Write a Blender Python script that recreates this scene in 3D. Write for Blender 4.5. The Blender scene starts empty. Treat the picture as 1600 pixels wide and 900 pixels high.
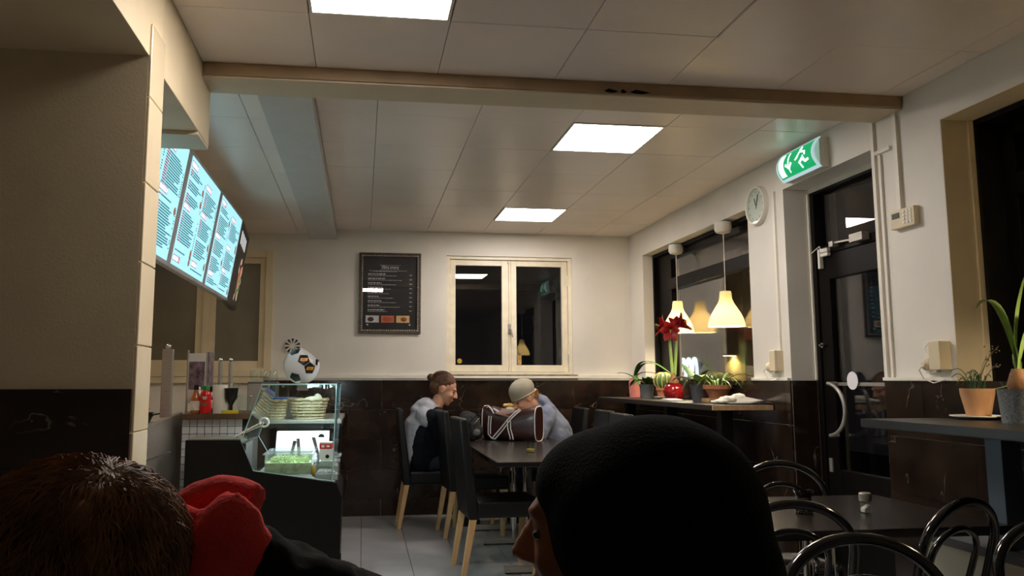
import bpy, bmesh, math, random
from mathutils import Vector, Matrix, Euler
random.seed(7)
PI = math.pi
SC = bpy.context.scene
COL = SC.collection
R = math.radians

# ------------------------------------------------------------------ camera
cd = bpy.data.cameras.new('camera'); cam = bpy.data.objects.new('camera', cd); COL.objects.link(cam)
cam.location = (0, 0, 1.25)
cam.rotation_euler = (PI/2 + 0.11833, 0, -0.13096)
cd.sensor_width = 36; cd.lens = 36*1250/1600
cd.shift_x = 69/1600; cd.shift_y = -5.2/1600
cd.clip_start = 0.05; cd.clip_end = 100
SC.camera = cam
# ------------------------------------------------------------------ world, exposure
W = bpy.data.worlds.new('night'); SC.world = W; W.use_nodes = True
W.node_tree.nodes['Background'].inputs[0].default_value = (0.10, 0.09, 0.10, 1)
W.node_tree.nodes['Background'].inputs[1].default_value = 0.03
SC.view_settings.view_transform = 'Standard'
SC.view_settings.look = 'None'
SC.view_settings.gamma = 1
SC.view_settings.use_curve_mapping = False
SC.view_settings.exposure = 0.22
LED_STRENGTH = 30.0
LED_COLOR = (1.0, 0.905, 0.845)

# ------------------------------------------------------------------ materials
def s(r, g, b):
    f = lambda c: (c/255/12.92 if c/255 <= .04045 else ((c/255+.055)/1.055)**2.4)
    return (f(r), f(g), f(b), 1)
MATS = {}
def mat(name, col, rough=.5, metal=0, var=.12, scale=8, bump=.0, bscale=60, spec=.5, coat=0, sss=0, stretch=None):
    if name in MATS: return MATS[name]
    m = bpy.data.materials.new(name); m.use_nodes = True; MATS[name] = m
    nt = m.node_tree; N = nt.nodes; L = nt.links; b = N['Principled BSDF']
    tc = N.new('ShaderNodeTexCoord'); src = tc.outputs['Object']
    if stretch:
        mp = N.new('ShaderNodeMapping'); mp.inputs['Scale'].default_value = stretch
        L.new(src, mp.inputs['Vector']); src = mp.outputs['Vector']
    no = N.new('ShaderNodeTexNoise'); no.inputs['Scale'].default_value = scale; no.inputs['Detail'].default_value = 4
    L.new(src, no.inputs['Vector'])
    cr = N.new('ShaderNodeValToRGB')
    cr.color_ramp.elements[0].position = .3; cr.color_ramp.elements[1].position = .7
    cr.color_ramp.elements[0].color = tuple(c*(1-var) for c in col[:3])+(1,)
    cr.color_ramp.elements[1].color = tuple(min(1, c*(1+var)) for c in col[:3])+(1,)
    L.new(no.outputs['Fac'], cr.inputs['Fac']); L.new(cr.outputs['Color'], b.inputs['Base Color'])
    b.inputs['Roughness'].default_value = rough; b.inputs['Metallic'].default_value = metal
    b.inputs['Specular IOR Level'].default_value = spec
    b.inputs['Coat Weight'].default_value = coat
    if sss:
        b.inputs['Subsurface Weight'].default_value = sss; b.inputs['Subsurface Radius'].default_value = (.01, .004, .002)
    if bump:
        n2 = N.new('ShaderNodeTexNoise'); n2.inputs['Scale'].default_value = bscale; n2.inputs['Detail'].default_value = 3
        L.new(src, n2.inputs['Vector'])
        bp = N.new('ShaderNodeBump'); bp.inputs['Strength'].default_value = bump; bp.inputs['Distance'].default_value = .01
        L.new(n2.outputs['Fac'], bp.inputs['Height']); L.new(bp.outputs['Normal'], b.inputs['Normal'])
    return m
def emit(name, col, strength):
    if name in MATS: return MATS[name]
    m = bpy.data.materials.new(name); m.use_nodes = True; MATS[name] = m
    b = m.node_tree.nodes['Principled BSDF']
    b.inputs['Base Color'].default_value = tuple(c*.5 for c in col[:3])+(1,)
    b.inputs['Emission Color'].default_value = tuple(col[:3])+(1,)
    b.inputs['Emission Strength'].default_value = strength
    return m
def glass(name, tint=(1, 1, 1), ior=1.5, rough=0.0, dirt=0.0):
    if name in MATS: return MATS[name]
    m = bpy.data.materials.new(name); m.use_nodes = True; MATS[name] = m
    nt = m.node_tree; N = nt.nodes; L = nt.links
    N.remove(N['Principled BSDF']); out = N['Material Output']
    ge = N.new('ShaderNodeNewGeometry')
    ma = N.new('ShaderNodeMath'); ma.operation = 'MULTIPLY_ADD'
    ma.inputs[1].default_value = -(ior - 1/ior); ma.inputs[2].default_value = ior
    L.new(ge.outputs['Backfacing'], ma.inputs[0])
    fr = N.new('ShaderNodeFresnel'); L.new(ma.outputs[0], fr.inputs['IOR'])
    tr = N.new('ShaderNodeBsdfTransparent'); tr.inputs[0].default_value = tuple(tint)+(1,)
    gl = N.new('ShaderNodeBsdfGlossy'); gl.inputs['Roughness'].default_value = rough
    gl.inputs['Color'].default_value = (1, 1, 1, 1)
    mx = N.new('ShaderNodeMixShader')
    L.new(fr.outputs[0], mx.inputs[0]); L.new(tr.outputs[0], mx.inputs[1]); L.new(gl.outputs[0], mx.inputs[2])
    last = mx
    if dirt:
        df = N.new('ShaderNodeBsdfDiffuse'); df.inputs[0].default_value = (.6, .62, .62, 1)
        m2 = N.new('ShaderNodeMixShader'); m2.inputs[0].default_value = dirt
        L.new(mx.outputs[0], m2.inputs[1]); L.new(df.outputs[0], m2.inputs[2]); last = m2
    L.new(last.outputs[0], out.inputs['Surface'])
    return m
def marble():
    m = bpy.data.materials.new('dark_marble'); m.use_nodes = True
    nt = m.node_tree; N = nt.nodes; L = nt.links; b = N['Principled BSDF']
    ge = N.new('ShaderNodeNewGeometry'); oi = N.new('ShaderNodeObjectInfo')
    ad = N.new('ShaderNodeVectorMath'); ad.operation = 'MULTIPLY_ADD'
    ad.inputs[1].default_value = (7, 13, 5)
    L.new(oi.outputs['Random'], ad.inputs[0]); L.new(ge.outputs['Position'], ad.inputs[2])
    n1 = N.new('ShaderNodeTexNoise'); n1.inputs['Scale'].default_value = 2.2; n1.inputs['Detail'].default_value = 5; n1.inputs['Distortion'].default_value = .5
    L.new(ad.outputs[0], n1.inputs['Vector'])
    # veins: thin band round noise = 0.5
    sb = N.new('ShaderNodeMath'); sb.operation = 'SUBTRACT'; sb.inputs[1].default_value = .5; L.new(n1.outputs['Fac'], sb.inputs[0])
    ab = N.new('ShaderNodeMath'); ab.operation = 'ABSOLUTE'; L.new(sb.outputs[0], ab.inputs[0])
    cr = N.new('ShaderNodeValToRGB'); e = cr.color_ramp.elements
    e[0].position = 0; e[0].color = (1, 1, 1, 1); e[1].position = .0042; e[1].color = (0, 0, 0, 1)
    L.new(ab.outputs[0], cr.inputs['Fac'])
    n3 = N.new('ShaderNodeTexNoise'); n3.inputs['Scale'].default_value = 6; n3.inputs['Detail'].default_value = 2
    L.new(ad.outputs[0], n3.inputs['Vector'])
    c3 = N.new('ShaderNodeValToRGB'); c3.color_ramp.elements[0].position = .52; c3.color_ramp.elements[1].position = .68
    L.new(n3.outputs['Fac'], c3.inputs['Fac'])
    mu = N.new('ShaderNodeMath'); mu.operation = 'MULTIPLY'
    L.new(cr.outputs['Color'], mu.inputs[0]); L.new(c3.outputs['Color'], mu.inputs[1])
    n2 = N.new('ShaderNodeTexNoise'); n2.inputs['Scale'].default_value = 5; n2.inputs['Detail'].default_value = 6
    L.new(ad.outputs[0], n2.inputs['Vector'])
    c2 = N.new('ShaderNodeValToRGB')
    c2.color_ramp.elements[0].position = .35; c2.color_ramp.elements[0].color = s(26, 18, 14)
    c2.color_ramp.elements[1].position = .75; c2.color_ramp.elements[1].color = s(52, 38, 29)
    L.new(n2.outputs['Fac'], c2.inputs['Fac'])
    mi = N.new('ShaderNodeMix'); mi.data_type = 'RGBA'; mi.inputs['B'].default_value = s(140, 126, 112)
    L.new(mu.outputs[0], mi.inputs['Factor']); L.new(c2.outputs['Color'], mi.inputs['A'])
    L.new(mi.outputs['Result'], b.inputs['Base Color'])
    b.inputs['Roughness'].default_value = .16
    return m
M = {}
M['marble'] = marble()
M['wall'] = mat('wall_paint', s(226, 220, 208), .55, var=.04, scale=3, bump=.05, bscale=150)
M['wallcream'] = mat('cream_paint', s(222, 206, 172), .5, var=.05, scale=4, bump=.05, bscale=120)
M['ceil'] = mat('ceiling_tile_paint', s(236, 223, 212), .32, var=.05, scale=2, bump=.03, bscale=40)
M['beam'] = mat('beam_paint', s(204, 188, 160), .5, var=.06, scale=4)
M['white'] = mat('white_paint', s(232, 226, 212), .4, var=.04, scale=6)
M['winwhite'] = mat('old_white_window_paint', s(232, 222, 196), .4, var=.07, scale=14, bump=.05, bscale=80)
M['dkwood'] = mat('dark_stained_wood', s(14, 10, 8), .45, spec=.14, var=.35, scale=9, stretch=(6, 6, .6), bump=.04)
M['floor'] = mat('grey_floor_tile', s(150, 150, 150), .28, var=.10, scale=5, bump=.03, bscale=30)
M['grout'] = mat('dark_grout', s(48, 46, 44), .9, var=.2, scale=30)
M['glass'] = glass('window_glass')
M['clear'] = glass('clear_glass', (.96, .99, .98))
M['plasticclear'] = glass('clear_plastic', (.93, .95, .95), 1.4, .08, .12)
M['steel'] = mat('brushed_steel', s(172, 166, 156), .38, .55, var=.12, scale=12, stretch=(1, 1, 20), bump=.03)
M['chrome'] = mat('chrome', s(210, 210, 212), .08, 1, var=.04)
M['black'] = mat('black_laminate', s(9, 9, 10), .4, spec=.3, var=.3, scale=12)
M['blackpl'] = mat('black_plastic', s(16, 16, 17), .3, var=.2)
M['leather'] = mat('black_leatherette', s(9, 9, 9), .42, spec=.35, var=.25, scale=10, bump=.12, bscale=220)
M['beech'] = mat('beech_wood', s(196, 158, 110), .45, var=.14, scale=6, stretch=(8, 8, 1), bump=.04)
M['table'] = mat('dark_table_laminate', s(32, 25, 22), .25, var=.3, scale=5, stretch=(8, 1, 1))
M['bentwood'] = mat('black_lacquer_bentwood', s(13, 12, 12), .14, var=.2, scale=9, coat=.6)
M['counter'] = mat('dark_counter_laminate', s(34, 30, 27), .36, spec=.35, var=.2, scale=6, stretch=(1, 6, 1))
M['chip'] = mat('raw_board_edge', s(176, 140, 100), .7, var=.2, scale=40, bump=.1)
M['terra'] = mat('terracotta', s(176, 112, 76), .85, var=.14, scale=14, bump=.08)
M['terra2'] = mat('old_terracotta', s(186, 138, 96), .9, var=.12, scale=9, bump=.08)
M['pink'] = mat('pink_clay', s(196, 118, 108), .8, var=.1, scale=20, bump=.06)
M['zinc'] = mat('zinc_grey_pot', s(104, 108, 110), .6, .2, var=.15, scale=14)
M['redglaze'] = mat('red_glaze', s(134, 20, 22), .1, var=.2, scale=7, coat=.5)
M['soil'] = mat('soil', s(50, 36, 26), .95, var=.4, scale=60, bump=.5)
M['leaf'] = mat('green_leaf', s(66, 104, 44), .4, var=.3, scale=9)
M['leaf2'] = mat('dark_green_leaf', s(40, 76, 38), .38, var=.3, scale=9)
M['leafp'] = mat('pale_green_leaf', s(150, 176, 96), .45, var=.22, scale=12)
M['petal'] = mat('red_petal', s(160, 20, 30), .45, var=.35, scale=16)
M['cactus'] = mat('cactus_green', s(86, 116, 58), .5, var=.2, scale=14)
M['spine'] = mat('cactus_spines', s(220, 196, 120), .7, var=.2)
M['bulb'] = mat('bulb_skin', s(130, 88, 50), .7, var=.4, scale=20, bump=.2)
M['paper'] = mat('paper', s(226, 220, 206), .8, var=.05)
M['skin'] = mat('skin', s(206, 152, 124), .5, var=.08, scale=12, sss=.12)
M['skin2'] = mat('skin_brown', s(150, 98, 72), .48, var=.1, scale=12, sss=.1)
M['bag'] = mat('dark_brown_vinyl', s(52, 26, 24), .28, var=.25, scale=8, bump=.06, bscale=30)
M['black_cloth'] = mat('black_cloth', s(17, 17, 19), .9, var=.25, scale=14, bump=.2, bscale=90)
M['blackknit'] = mat('black_knit', s(5, 5, 5), .95, var=.25, scale=30, bump=.35, bscale=260, spec=.1)
M['navy'] = mat('navy_cloth', s(15, 17, 25), .9, spec=.2, var=.2, scale=10, bump=.15, bscale=70)
M['grey_hood'] = mat('grey_fleece', s(160, 162, 168), .9, var=.1, scale=12, bump=.15, bscale=70)
M['bluegrey'] = mat('blue_grey_fleece', s(106, 112, 130), .9, var=.1, scale=9, bump=.15, bscale=60)
M['beanie'] = mat('grey_beige_knit', s(154, 146, 128), .95, var=.1, scale=20, bump=.3, bscale=200)
M['red_fleece'] = mat('red_fleece', s(226, 66, 62), .95, var=.12, scale=14, bump=.25, bscale=160)
M['olive'] = mat('dark_olive_cloth', s(20, 19, 14), .9, spec=.1, var=.3, scale=12, bump=.3, bscale=30)
M['jeans'] = mat('dark_denim', s(34, 38, 50), .9, var=.2, scale=30, bump=.2)
M['eye'] = mat('eye', s(40, 30, 26), .1)

# ------------------------------------------------------------------ mesh builder
class MB:
    def __init__(s_): s_.v = []; s_.f = []; s_.m = []
    def add(s_, vs, fs, mi=0):
        o = len(s_.v); s_.v += [tuple(p) for p in vs]
        for f in fs: s_.f.append(tuple(i+o for i in f)); s_.m.append(mi)
        return s_
    def box(s_, lo, hi, mi=0):
        x0, y0, z0 = [min(a, b) for a, b in zip(lo, hi)]; x1, y1, z1 = [max(a, b) for a, b in zip(lo, hi)]
        return s_.add([(x0,y0,z0),(x1,y0,z0),(x1,y1,z0),(x0,y1,z0),(x0,y0,z1),(x1,y0,z1),(x1,y1,z1),(x0,y1,z1)],
                      [(0,3,2,1),(4,5,6,7),(0,1,5,4),(1,2,6,5),(2,3,7,6),(3,0,4,7)], mi)
    def hexa(s_, P, mi=0):  # 4 bottom (ccw from above), 4 top
        return s_.add(P, [(0,3,2,1),(4,5,6,7),(0,1,5,4),(1,2,6,5),(2,3,7,6),(3,0,4,7)], mi)
    def prism(s_, poly, axis, a, b, mi=0):
        # polygon in the two other axes (order x,y,z minus axis), extruded from a to b
        def put(p, t):
            q = list(p); q.insert(axis, t); return tuple(q)
        n = len(poly)
        vs = [put(p, a) for p in poly]+[put(p, b) for p in poly]
        fs = [tuple(range(n)), tuple(range(2*n-1, n-1, -1))]+[(i, i+n, (i+1) % n+n, (i+1) % n) for i in range(n)]
        return s_.add(vs, fs, mi)
    def lathe(s_, prof, c=(0, 0, 0), n=24, mi=0, ax='z', closed_ends=True):
        vs = []; fs = []
        for r, z in prof:
            for k in range(n):
                a = 2*PI*k/n; x, y = r*math.cos(a), r*math.sin(a)
                p = (x, y, z) if ax == 'z' else ((z, x, y) if ax == 'x' else (x, z, y))
                vs.append((c[0]+p[0], c[1]+p[1], c[2]+p[2]))
        for i in range(len(prof)-1):
            for k in range(n): fs.append((i*n+k, i*n+(k+1) % n, (i+1)*n+(k+1) % n, (i+1)*n+k))
        if closed_ends:
            if prof[0][0] > 1e-6: fs.append(tuple(range(n-1, -1, -1)))
            if prof[-1][0] > 1e-6: fs.append(tuple((len(prof)-1)*n+k for k in range(n)))
        return s_.add(vs, fs, mi)
    def tube(s_, path, r, n=8, closed=False, mi=0, flat=1.0):
        P = [Vector(p) for p in path]; m = len(P); vs = []; fs = []
        up = None
        for i in range(m):
            if closed: t = (P[(i+1) % m]-P[i-1])
            else: t = P[min(i+1, m-1)]-P[max(i-1, 0)]
            t = t.normalized() if t.length > 1e-9 else Vector((0, 0, 1))
            if up is None:
                up = Vector((0, 0, 1)) if abs(t.z) < .9 else Vector((0, 1, 0))
            a = t.cross(up)
            if a.length < 1e-6: a = t.cross(Vector((1, 0, 0)))
            a.normalize(); b = a.cross(t).normalized(); up = b
            rr = r[i] if isinstance(r, (list, tuple)) else r
            for k in range(n):
                an = 2*PI*k/n
                vs.append(P[i]+a*(rr*math.cos(an))+b*(rr*flat*math.sin(an)))
        for i in range(m if closed else m-1):
            j = (i+1) % m
            for k in range(n): fs.append((i*n+k, i*n+(k+1) % n, j*n+(k+1) % n, j*n+k))
        if not closed:
            fs.append(tuple(range(n-1, -1, -1))); fs.append(tuple((m-1)*n+k for k in range(n)))
        return s_.add(vs, fs, mi)
    def ell(s_, c, r, rot=None, nu=16, nv=10, mi=0):
        if not isinstance(r, (tuple, list)): r = (r, r, r)
        Mx = Euler(rot).to_matrix() if rot else Matrix.Identity(3)
        vs = []; fs = []
        for j in range(1, nv):
            ph = PI*j/nv
            for k in range(nu):
                th = 2*PI*k/nu
                vs.append(Vector(c)+Mx @ Vector((r[0]*math.sin(ph)*math.cos(th), r[1]*math.sin(ph)*math.sin(th), r[2]*math.cos(ph))))
        t = len(vs); vs.append(Vector(c)+Mx @ Vector((0, 0, r[2]))); vs.append(Vector(c)+Mx @ Vector((0, 0, -r[2])))
        for j in range(nv-2):
            for k in range(nu): fs.append((j*nu+k, (j+1)*nu+k, (j+1)*nu+(k+1) % nu, j*nu+(k+1) % nu))
        for k in range(nu):
            fs.append((t, k, (k+1) % nu)); fs.append((t+1, (nv-2)*nu+(k+1) % nu, (nv-2)*nu+k))
        return s_.add(vs, fs, mi)
    def cap(s_, p0, p1, r0, r1, n=14, mi=0):
        a, b = Vector(p0), Vector(p1); d = (b-a)
        if d.length < 1e-5: return s_.ell(p0, r0)
        t = d.normalized(); path = []; rad = []
        for k in range(5):
            an = PI/2*k/4.001; path.append(a-t*(r0*math.cos(an))); rad.append(max(r0*math.sin(an), r0*.05))
        for k in range(5):
            an = PI/2*k/4.001; path.append(b+t*(r1*math.sin(an))); rad.append(max(r1*math.cos(an), r1*.05))
        return s_.tube(path, rad, n, mi=mi)
    def mesh(s_, name, mats, smooth=None, bev=0, seg=2):
        me = bpy.data.meshes.new(name); me.from_pydata(s_.v, [], s_.f)
        for m in (mats if isinstance(mats, (list, tuple)) else [mats]): me.materials.append(m)
        for p, i in zip(me.polygons, s_.m): p.material_index = i
        bm = bmesh.new(); bm.from_mesh(me)
        bmesh.ops.recalc_face_normals(bm, faces=bm.faces)
        if bev:
            es = [e for e in bm.edges if len(e.link_faces) == 2 and e.calc_face_angle(0) > R(30)]
            bmesh.ops.bevel(bm, geom=es, offset=bev, segments=seg, affect='EDGES', profile=.7, clamp_overlap=True)
        bm.to_mesh(me); bm.free()
        if smooth is not None:
            for p in me.polygons: p.use_smooth = True
            try: me.set_sharp_from_angle(angle=R(smooth))
            except Exception: pass
        me.update(); return me
def link(name, me, parent=None, loc=None, rot=None):
    o = bpy.data.objects.new(name, me); COL.objects.link(o)
    if parent is not None: o.parent = parent
    if loc is not None: o.location = loc
    if rot is not None: o.rotation_euler = rot
    return o
def part(name, mb, mats, parent, smooth=None, bev=0, seg=2, label=None, loc=None, rot=None):
    o = link(name, mb.mesh(name, mats, smooth, bev, seg), parent, loc, rot)
    if label: o['label'] = label
    return o
def thing(name, label, cat, loc=(0, 0, 0), rotz=0, group=None):
    o = bpy.data.objects.new(name, None); COL.objects.link(o); o.empty_display_size = .05
    o.location = loc; o.rotation_euler = (0, 0, rotz); o['label'] = label; o['category'] = cat
    if group: o['group'] = group
    return o
def tag(o, label, cat, group=None):
    o['label'] = label; o['category'] = cat
    if group: o['group'] = group
    return o
def struct(name, mb, mats, label=None, **k):
    o = part(name, mb, mats, None, **k); o['kind'] = 'structure'
    if label: o['label'] = label
    return o
def dup(root, loc, rotz=None, label=None):
    r = root.copy(); COL.objects.link(r); r.location = loc
    if rotz is not None: r.rotation_euler = (0, 0, rotz)
    if label: r['label'] = label
    for ch in list(root.children):
        c = ch.copy(); COL.objects.link(c); c.parent = r
        for g in list(ch.children):
            d = g.copy(); COL.objects.link(d); d.parent = c
    return r
def blob(name, mb, mats, parent, voxel=.01, smooth=8, disp=None, label=None):
    """fuse overlapping closed shapes into one continuous surface"""
    me = bpy.data.meshes.new('tmp'); me.from_pydata([tuple(v) for v in mb.v], [], mb.f)
    bm = bmesh.new(); bm.from_mesh(me); bmesh.ops.recalc_face_normals(bm, faces=bm.faces); bm.to_mesh(me); bm.free()
    o = bpy.data.objects.new('tmp', me); COL.objects.link(o)
    md = o.modifiers.new('r', 'REMESH'); md.mode = 'VOXEL'; md.voxel_size = voxel
    sm = o.modifiers.new('s', 'SMOOTH'); sm.iterations = smooth; sm.factor = .5
    if disp:
        tx = bpy.data.textures.new('cloth_folds', 'CLOUDS'); tx.noise_scale = disp[1]; tx.noise_depth = 2
        dm = o.modifiers.new('d', 'DISPLACE'); dm.texture = tx; dm.strength = disp[0]; dm.mid_level = .5; dm.texture_coords = 'GLOBAL'
    dg = bpy.context.evaluated_depsgraph_get(); dg.update()
    nm = bpy.data.meshes.new_from_object(o.evaluated_get(dg))
    bpy.data.objects.remove(o); bpy.data.meshes.remove(me)
    nm.name = name; nm.materials.clear()
    for m in (mats if isinstance(mats, (list, tuple)) else [mats]): nm.materials.append(m)
    for p in nm.polygons: p.use_smooth = True
    ob = link(name, nm, parent)
    if label: ob['label'] = label
    return ob
def textmesh(txt, size, name, m, parent, loc, rot, ext=.0005, align='CENTER'):
    c = bpy.data.curves.new('t', 'FONT'); c.body = txt; c.size = size; c.extrude = ext; c.align_x = align; c.align_y = 'CENTER'
    o = bpy.data.objects.new('t', c); COL.objects.link(o)
    dg = bpy.context.evaluated_depsgraph_get(); dg.update()
    me = bpy.data.meshes.new_from_object(o.evaluated_get(dg)); bpy.data.objects.remove(o); bpy.data.curves.remove(c)
    me.materials.clear(); me.materials.append(m)
    return link(name, me, parent, loc, rot)
def arc(c, r, a0, a1, n, plane='xz', k=1.0):
    out = []
    for i in range(n+1):
        a = a0+(a1-a0)*i/n; u, v = r*math.cos(a), r*k*math.sin(a)
        out.append({'xz': (c[0]+u, c[1], c[2]+v), 'yz': (c[0], c[1]+u, c[2]+v), 'xy': (c[0]+u, c[1]+v, c[2])}[plane])
    return out
# ================================================================== SETTING
XR, YB, ZC, ZF, WT = 2.64, 7.65, 2.648, 2.68, 1.245     # right wall, back wall, near/far ceiling, wainscot top
# ---- floor: slab, then tiles
fl = struct('floor', MB().box((-3.2, -2.6, -.15), (3.4, 8.05, -.008)), M['grout'], 'grey tiled floor')
TS = .340
tm = MB().box((-TS/2+.0022, -TS/2+.0004, -.008), (TS/2-.0022, TS/2-.0004, 0)).mesh('floor_tile', M['floor'])
for i in range(-2, 8):
    for j in range(-10, 13):
        x = .014+TS*(i+.5); y = 3.25+TS*(j+.5)
        if x+TS/2 > XR+.01 and x-TS/2 > XR-.05: continue
        if y-TS/2 > YB-.02: continue
        link('tile', tm, fl, (x, y, 0))
fb = part('tile_field', MB().box((-3.2, -2.6, -.008), (-.68, 8.0, -.001)), M['floor'], fl)
# ---- walls
def wall_with_holes(name, mk, lo, hi, holes, axis, label):
    """wall slab; holes (a0,a1,z0,z1) along the free axis"""
    mb = MB()
    xs = sorted({lo[axis], hi[axis]} | {h[0] for h in holes} | {h[1] for h in holes})
    for a0, a1 in zip(xs, xs[1:]):
        hs = [h for h in holes if h[0] <= a0+1e-6 and h[1] >= a1-1e-6]
        spans = [(lo[2], hi[2])]
        for h in hs:
            spans = [q for z0, z1 in spans for q in ((z0, min(z1, h[2])), (max(z0, h[3]), z1)) if q[1] > q[0]+1e-6]
        for z0, z1 in spans:
            l = list(lo); h2 = list(hi); l[axis] = a0; h2[axis] = a1; l[2] = z0; h2[2] = z1
            mb.box(l, h2)
    return struct(name, mb, M[mk], label)
# window/door openings on the right wall: y0,y1,z0,z1
W3 = (5.165, 7.27, 1.06, 2.43); D1 = (3.775, 4.684, -.01, 2.453); W4 = (.9, 3.28, 1.06, 2.451)
wr = wall_with_holes('wall_right', 'wall', (XR, -2.6, -.01), (XR+.36, 8.05, 2.9), [W3, D1, W4], 1, 'white painted wall with window and door recesses')
B1 = (.80, 2.045, 1.30, 2.45); B2 = (-2.15, -.835, 1.33, 2.46)
wb = wall_with_holes('wall_back', 'wall', (-3.2, YB, -.01), (XR+.36, YB+.30, 2.9), [B1, B2], 0, 'white painted back wall over dark stone dado')
wk = struct('wall_kitchen', MB().box((-3.2, 3.73, -.01), (-2.75, YB, 2.9)), M['wallcream'])
wre = struct('wall_rear', MB().box((-3.2, -2.75, -.01), (3.0, -2.6, 2.9)), M['wall'])
wl2 = struct('wall_left', MB().box((-3.2, 2.68, -.01), (-.722, 2.85, 2.335)), M['wallcream'], 'cream partition pier at the left with tiled edge')
wl3 = struct('wall_entry', MB().box((-3.35, -2.6, -.01), (-3.2, 3.73, 2.9)), M['wallcream'])
# tiled narrow edge of the pier: large cream tiles
M['cream_tile'] = mat('glazed_cream_tile', s(226, 210, 176), .18, var=.04, scale=5)
zs = [0.0, .27, .545, .815, 1.085, 1.36, 1.63, 1.895, 2.185, 2.44]
for z0, z1 in zip(zs, zs[1:]):
    part('tile', MB().box((-.722, 2.681, z0+.002), (-.712, 2.853, z1-.002)), M['cream_tile'], wl2, bev=.002, seg=1)
# dark stone on the pier's front, dado height
def dado(parent, axis, fixed, a0, a1, face, skip=(), wid=.62, off=0, z1=WT, thick=.013):
    """stone tiles on a wall face; axis = running axis; face = +-1 direction of the room from the wall"""
    rows = [0.0, .155, .425, .70, .972, WT]
    for r, (za, zb) in enumerate(zip(rows, rows[1:])):
        if za >= z1: continue
        a = a0-((r % 2)*wid*.5+off) % wid
        while a < a1:
            b0, b1 = max(a, a0), min(a+wid, a1); a += wid
            if b1-b0 < .02: continue
            segs = [(b0, b1)]
            for k0, k1 in skip:
                segs = [q for u, v in segs for q in ((u, min(v, k0)), (max(u, k1), v)) if q[1]-q[0] > .02]
            for u, v in segs:
                lo = [0, 0, za+.0012]; hi = [0, 0, min(zb, z1)-.0012]
                lo[axis], hi[axis] = u+.0012, v-.0012
                lo[1-axis], hi[1-axis] = fixed, fixed+face*(thick+random.uniform(0, .0012))
                part('stone_tile', MB().box(lo, hi), M['marble'], parent)
dado(wl2, 0, 2.68, -3.2, -.715, -1, z1=1.222)
dado(wb, 0, YB, -.9, XR, -1, off=.15)
dado(wr, 1, XR, -2.5, YB-.014, -1, skip=[(D1[0], D1[1])], off=.2)
# stone linings inside the recesses of the right wall
part('stone_lining', MB().box((XR, D1[1]-.012, 0), (2.80, D1[1], 1.245)), M['marble'], wr)
part('stone_lining', MB().box((XR, D1[0], 0), (2.80, D1[0]+.012, 1.245)), M['marble'], wr)
for h in (W3, W4):
    for y, d in ((h[0], 1), (h[1], -1)):
        part('stone_lining', MB().box((XR, y, 1.075), (2.80, y+d*.012, 1.245)), M['marble'], wr)
# ledges over the dado
tr = struct('trim_1', MB().box((-.84, YB-.028, 1.262), (.78, YB, 1.30)).box((-.84, YB-.018, 1.2455), (.78, YB, 1.262)).box((2.085, YB-.028, 1.262), (XR, YB, 1.30)).box((2.085, YB-.018, 1.2455), (XR, YB, 1.262)), M['white'], 'white ledge strip capping the dark stone dado', bev=.003)
mb = MB()
for a, b in ((4.69, 5.16), (3.285, 3.77), (7.275, YB-.03)): mb.box((XR-.025, a, WT), (XR, b, 1.262))
struct('trim_2', mb, M['white'], 'white ledge strip on the window wall dado', bev=.003)
# ---- ceilings
cl = struct('ceiling', MB().box((-.72, -2.6, ZC+.014), (XR, 3.53, 2.9)).box((-.51, 3.74, ZF+.014), (XR, YB, 2.9)).box((-2.75, 3.74, 2.64), (-.51, YB, 2.9)).box((-3.2, 2.85, 2.64), (-.90, 3.74, 2.9)), mat('ceiling_joint', s(120, 108, 92), .9), 'ceiling of large painted panels with thin joints')
NX = [-.72, -.224, .325, .874, 1.423, 1.972, 2.521, XR]; NY = [3.53-.55*k for k in range(0, 12)]
LEDS = [(.0505, 2.705, ZC), (1.423, 4.498, ZF), (1.43, 6.735, ZF)]
def ctile(x0, x1, y0, y1, z, drop=0):
    z -= drop+random.uniform(0, .0016)
    part('ceiling_tile', MB().box((x0+.0015, y0+.0015, z), (x1-.0015, y1-.0015, z+.016+drop)), M['ceil'], cl, bev=.0015, seg=1)
for x0, x1 in zip(NX, NX[1:]):
    for y1, y0 in zip(NY, NY[1:]):
        if y0 < -2.55: continue
        if abs((x0+x1)/2-LEDS[0][0]) < .05 and abs((y0+y1)/2-LEDS[0][1]) < .06: continue
        ctile(x0, x1, y0, y1, ZC, .008 if (abs(x0-1.423) < .01 and abs(y1-2.98) < .01) else 0)
FX = [-.26, .06, .605, 1.15, 1.695, 2.24, XR]; FY = [3.74, 4.22, 4.778, 5.336, 5.894, 6.456, 7.014, YB]
for x0, x1 in zip(FX, FX[1:]):
    for y0, y1 in zip(FY, FY[1:]):
        if abs(x0-1.15) < .01 and (abs(y0-4.22) < .01 or abs(y0-6.456) < .01): continue
        ctile(x0, x1, y0, y1, ZF)
LX = [-2.75, -2.2, -1.65, -1.13, -.615, -.51]
for x0, x1 in zip(LX, LX[1:]):
    for y0, y1 in zip(FY, FY[1:]): ctile(x0, x1, y0, y1, 2.628)
bm_ = struct('trim_3', MB().box((-.72, 3.53, 2.583), (XR, 3.74, 2.9)), M['beam'], 'painted ceiling beam crossing the room', bev=.004)
part('shaded_face_strip', MB().box((-.71, 3.516, 2.590), (XR-.01, 3.53, 2.646)), mat('brown_face_shade', s(150, 126, 96), .6, var=.15, scale=6), bm_, bev=.003)  # added strip; its brown puts the beam face's shade into the colour
cm = MB()
for x0, w in ((1.11, .07), (1.19, .03), (1.235, .10)):
    cm.prism([(x0, 2.60), (x0+w*.3, 2.612), (x0+w*.7, 2.606), (x0+w, 2.600), (x0+w*.6, 2.592), (x0+w*.2, 2.594)], 1, 3.513, 3.518)
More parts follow.
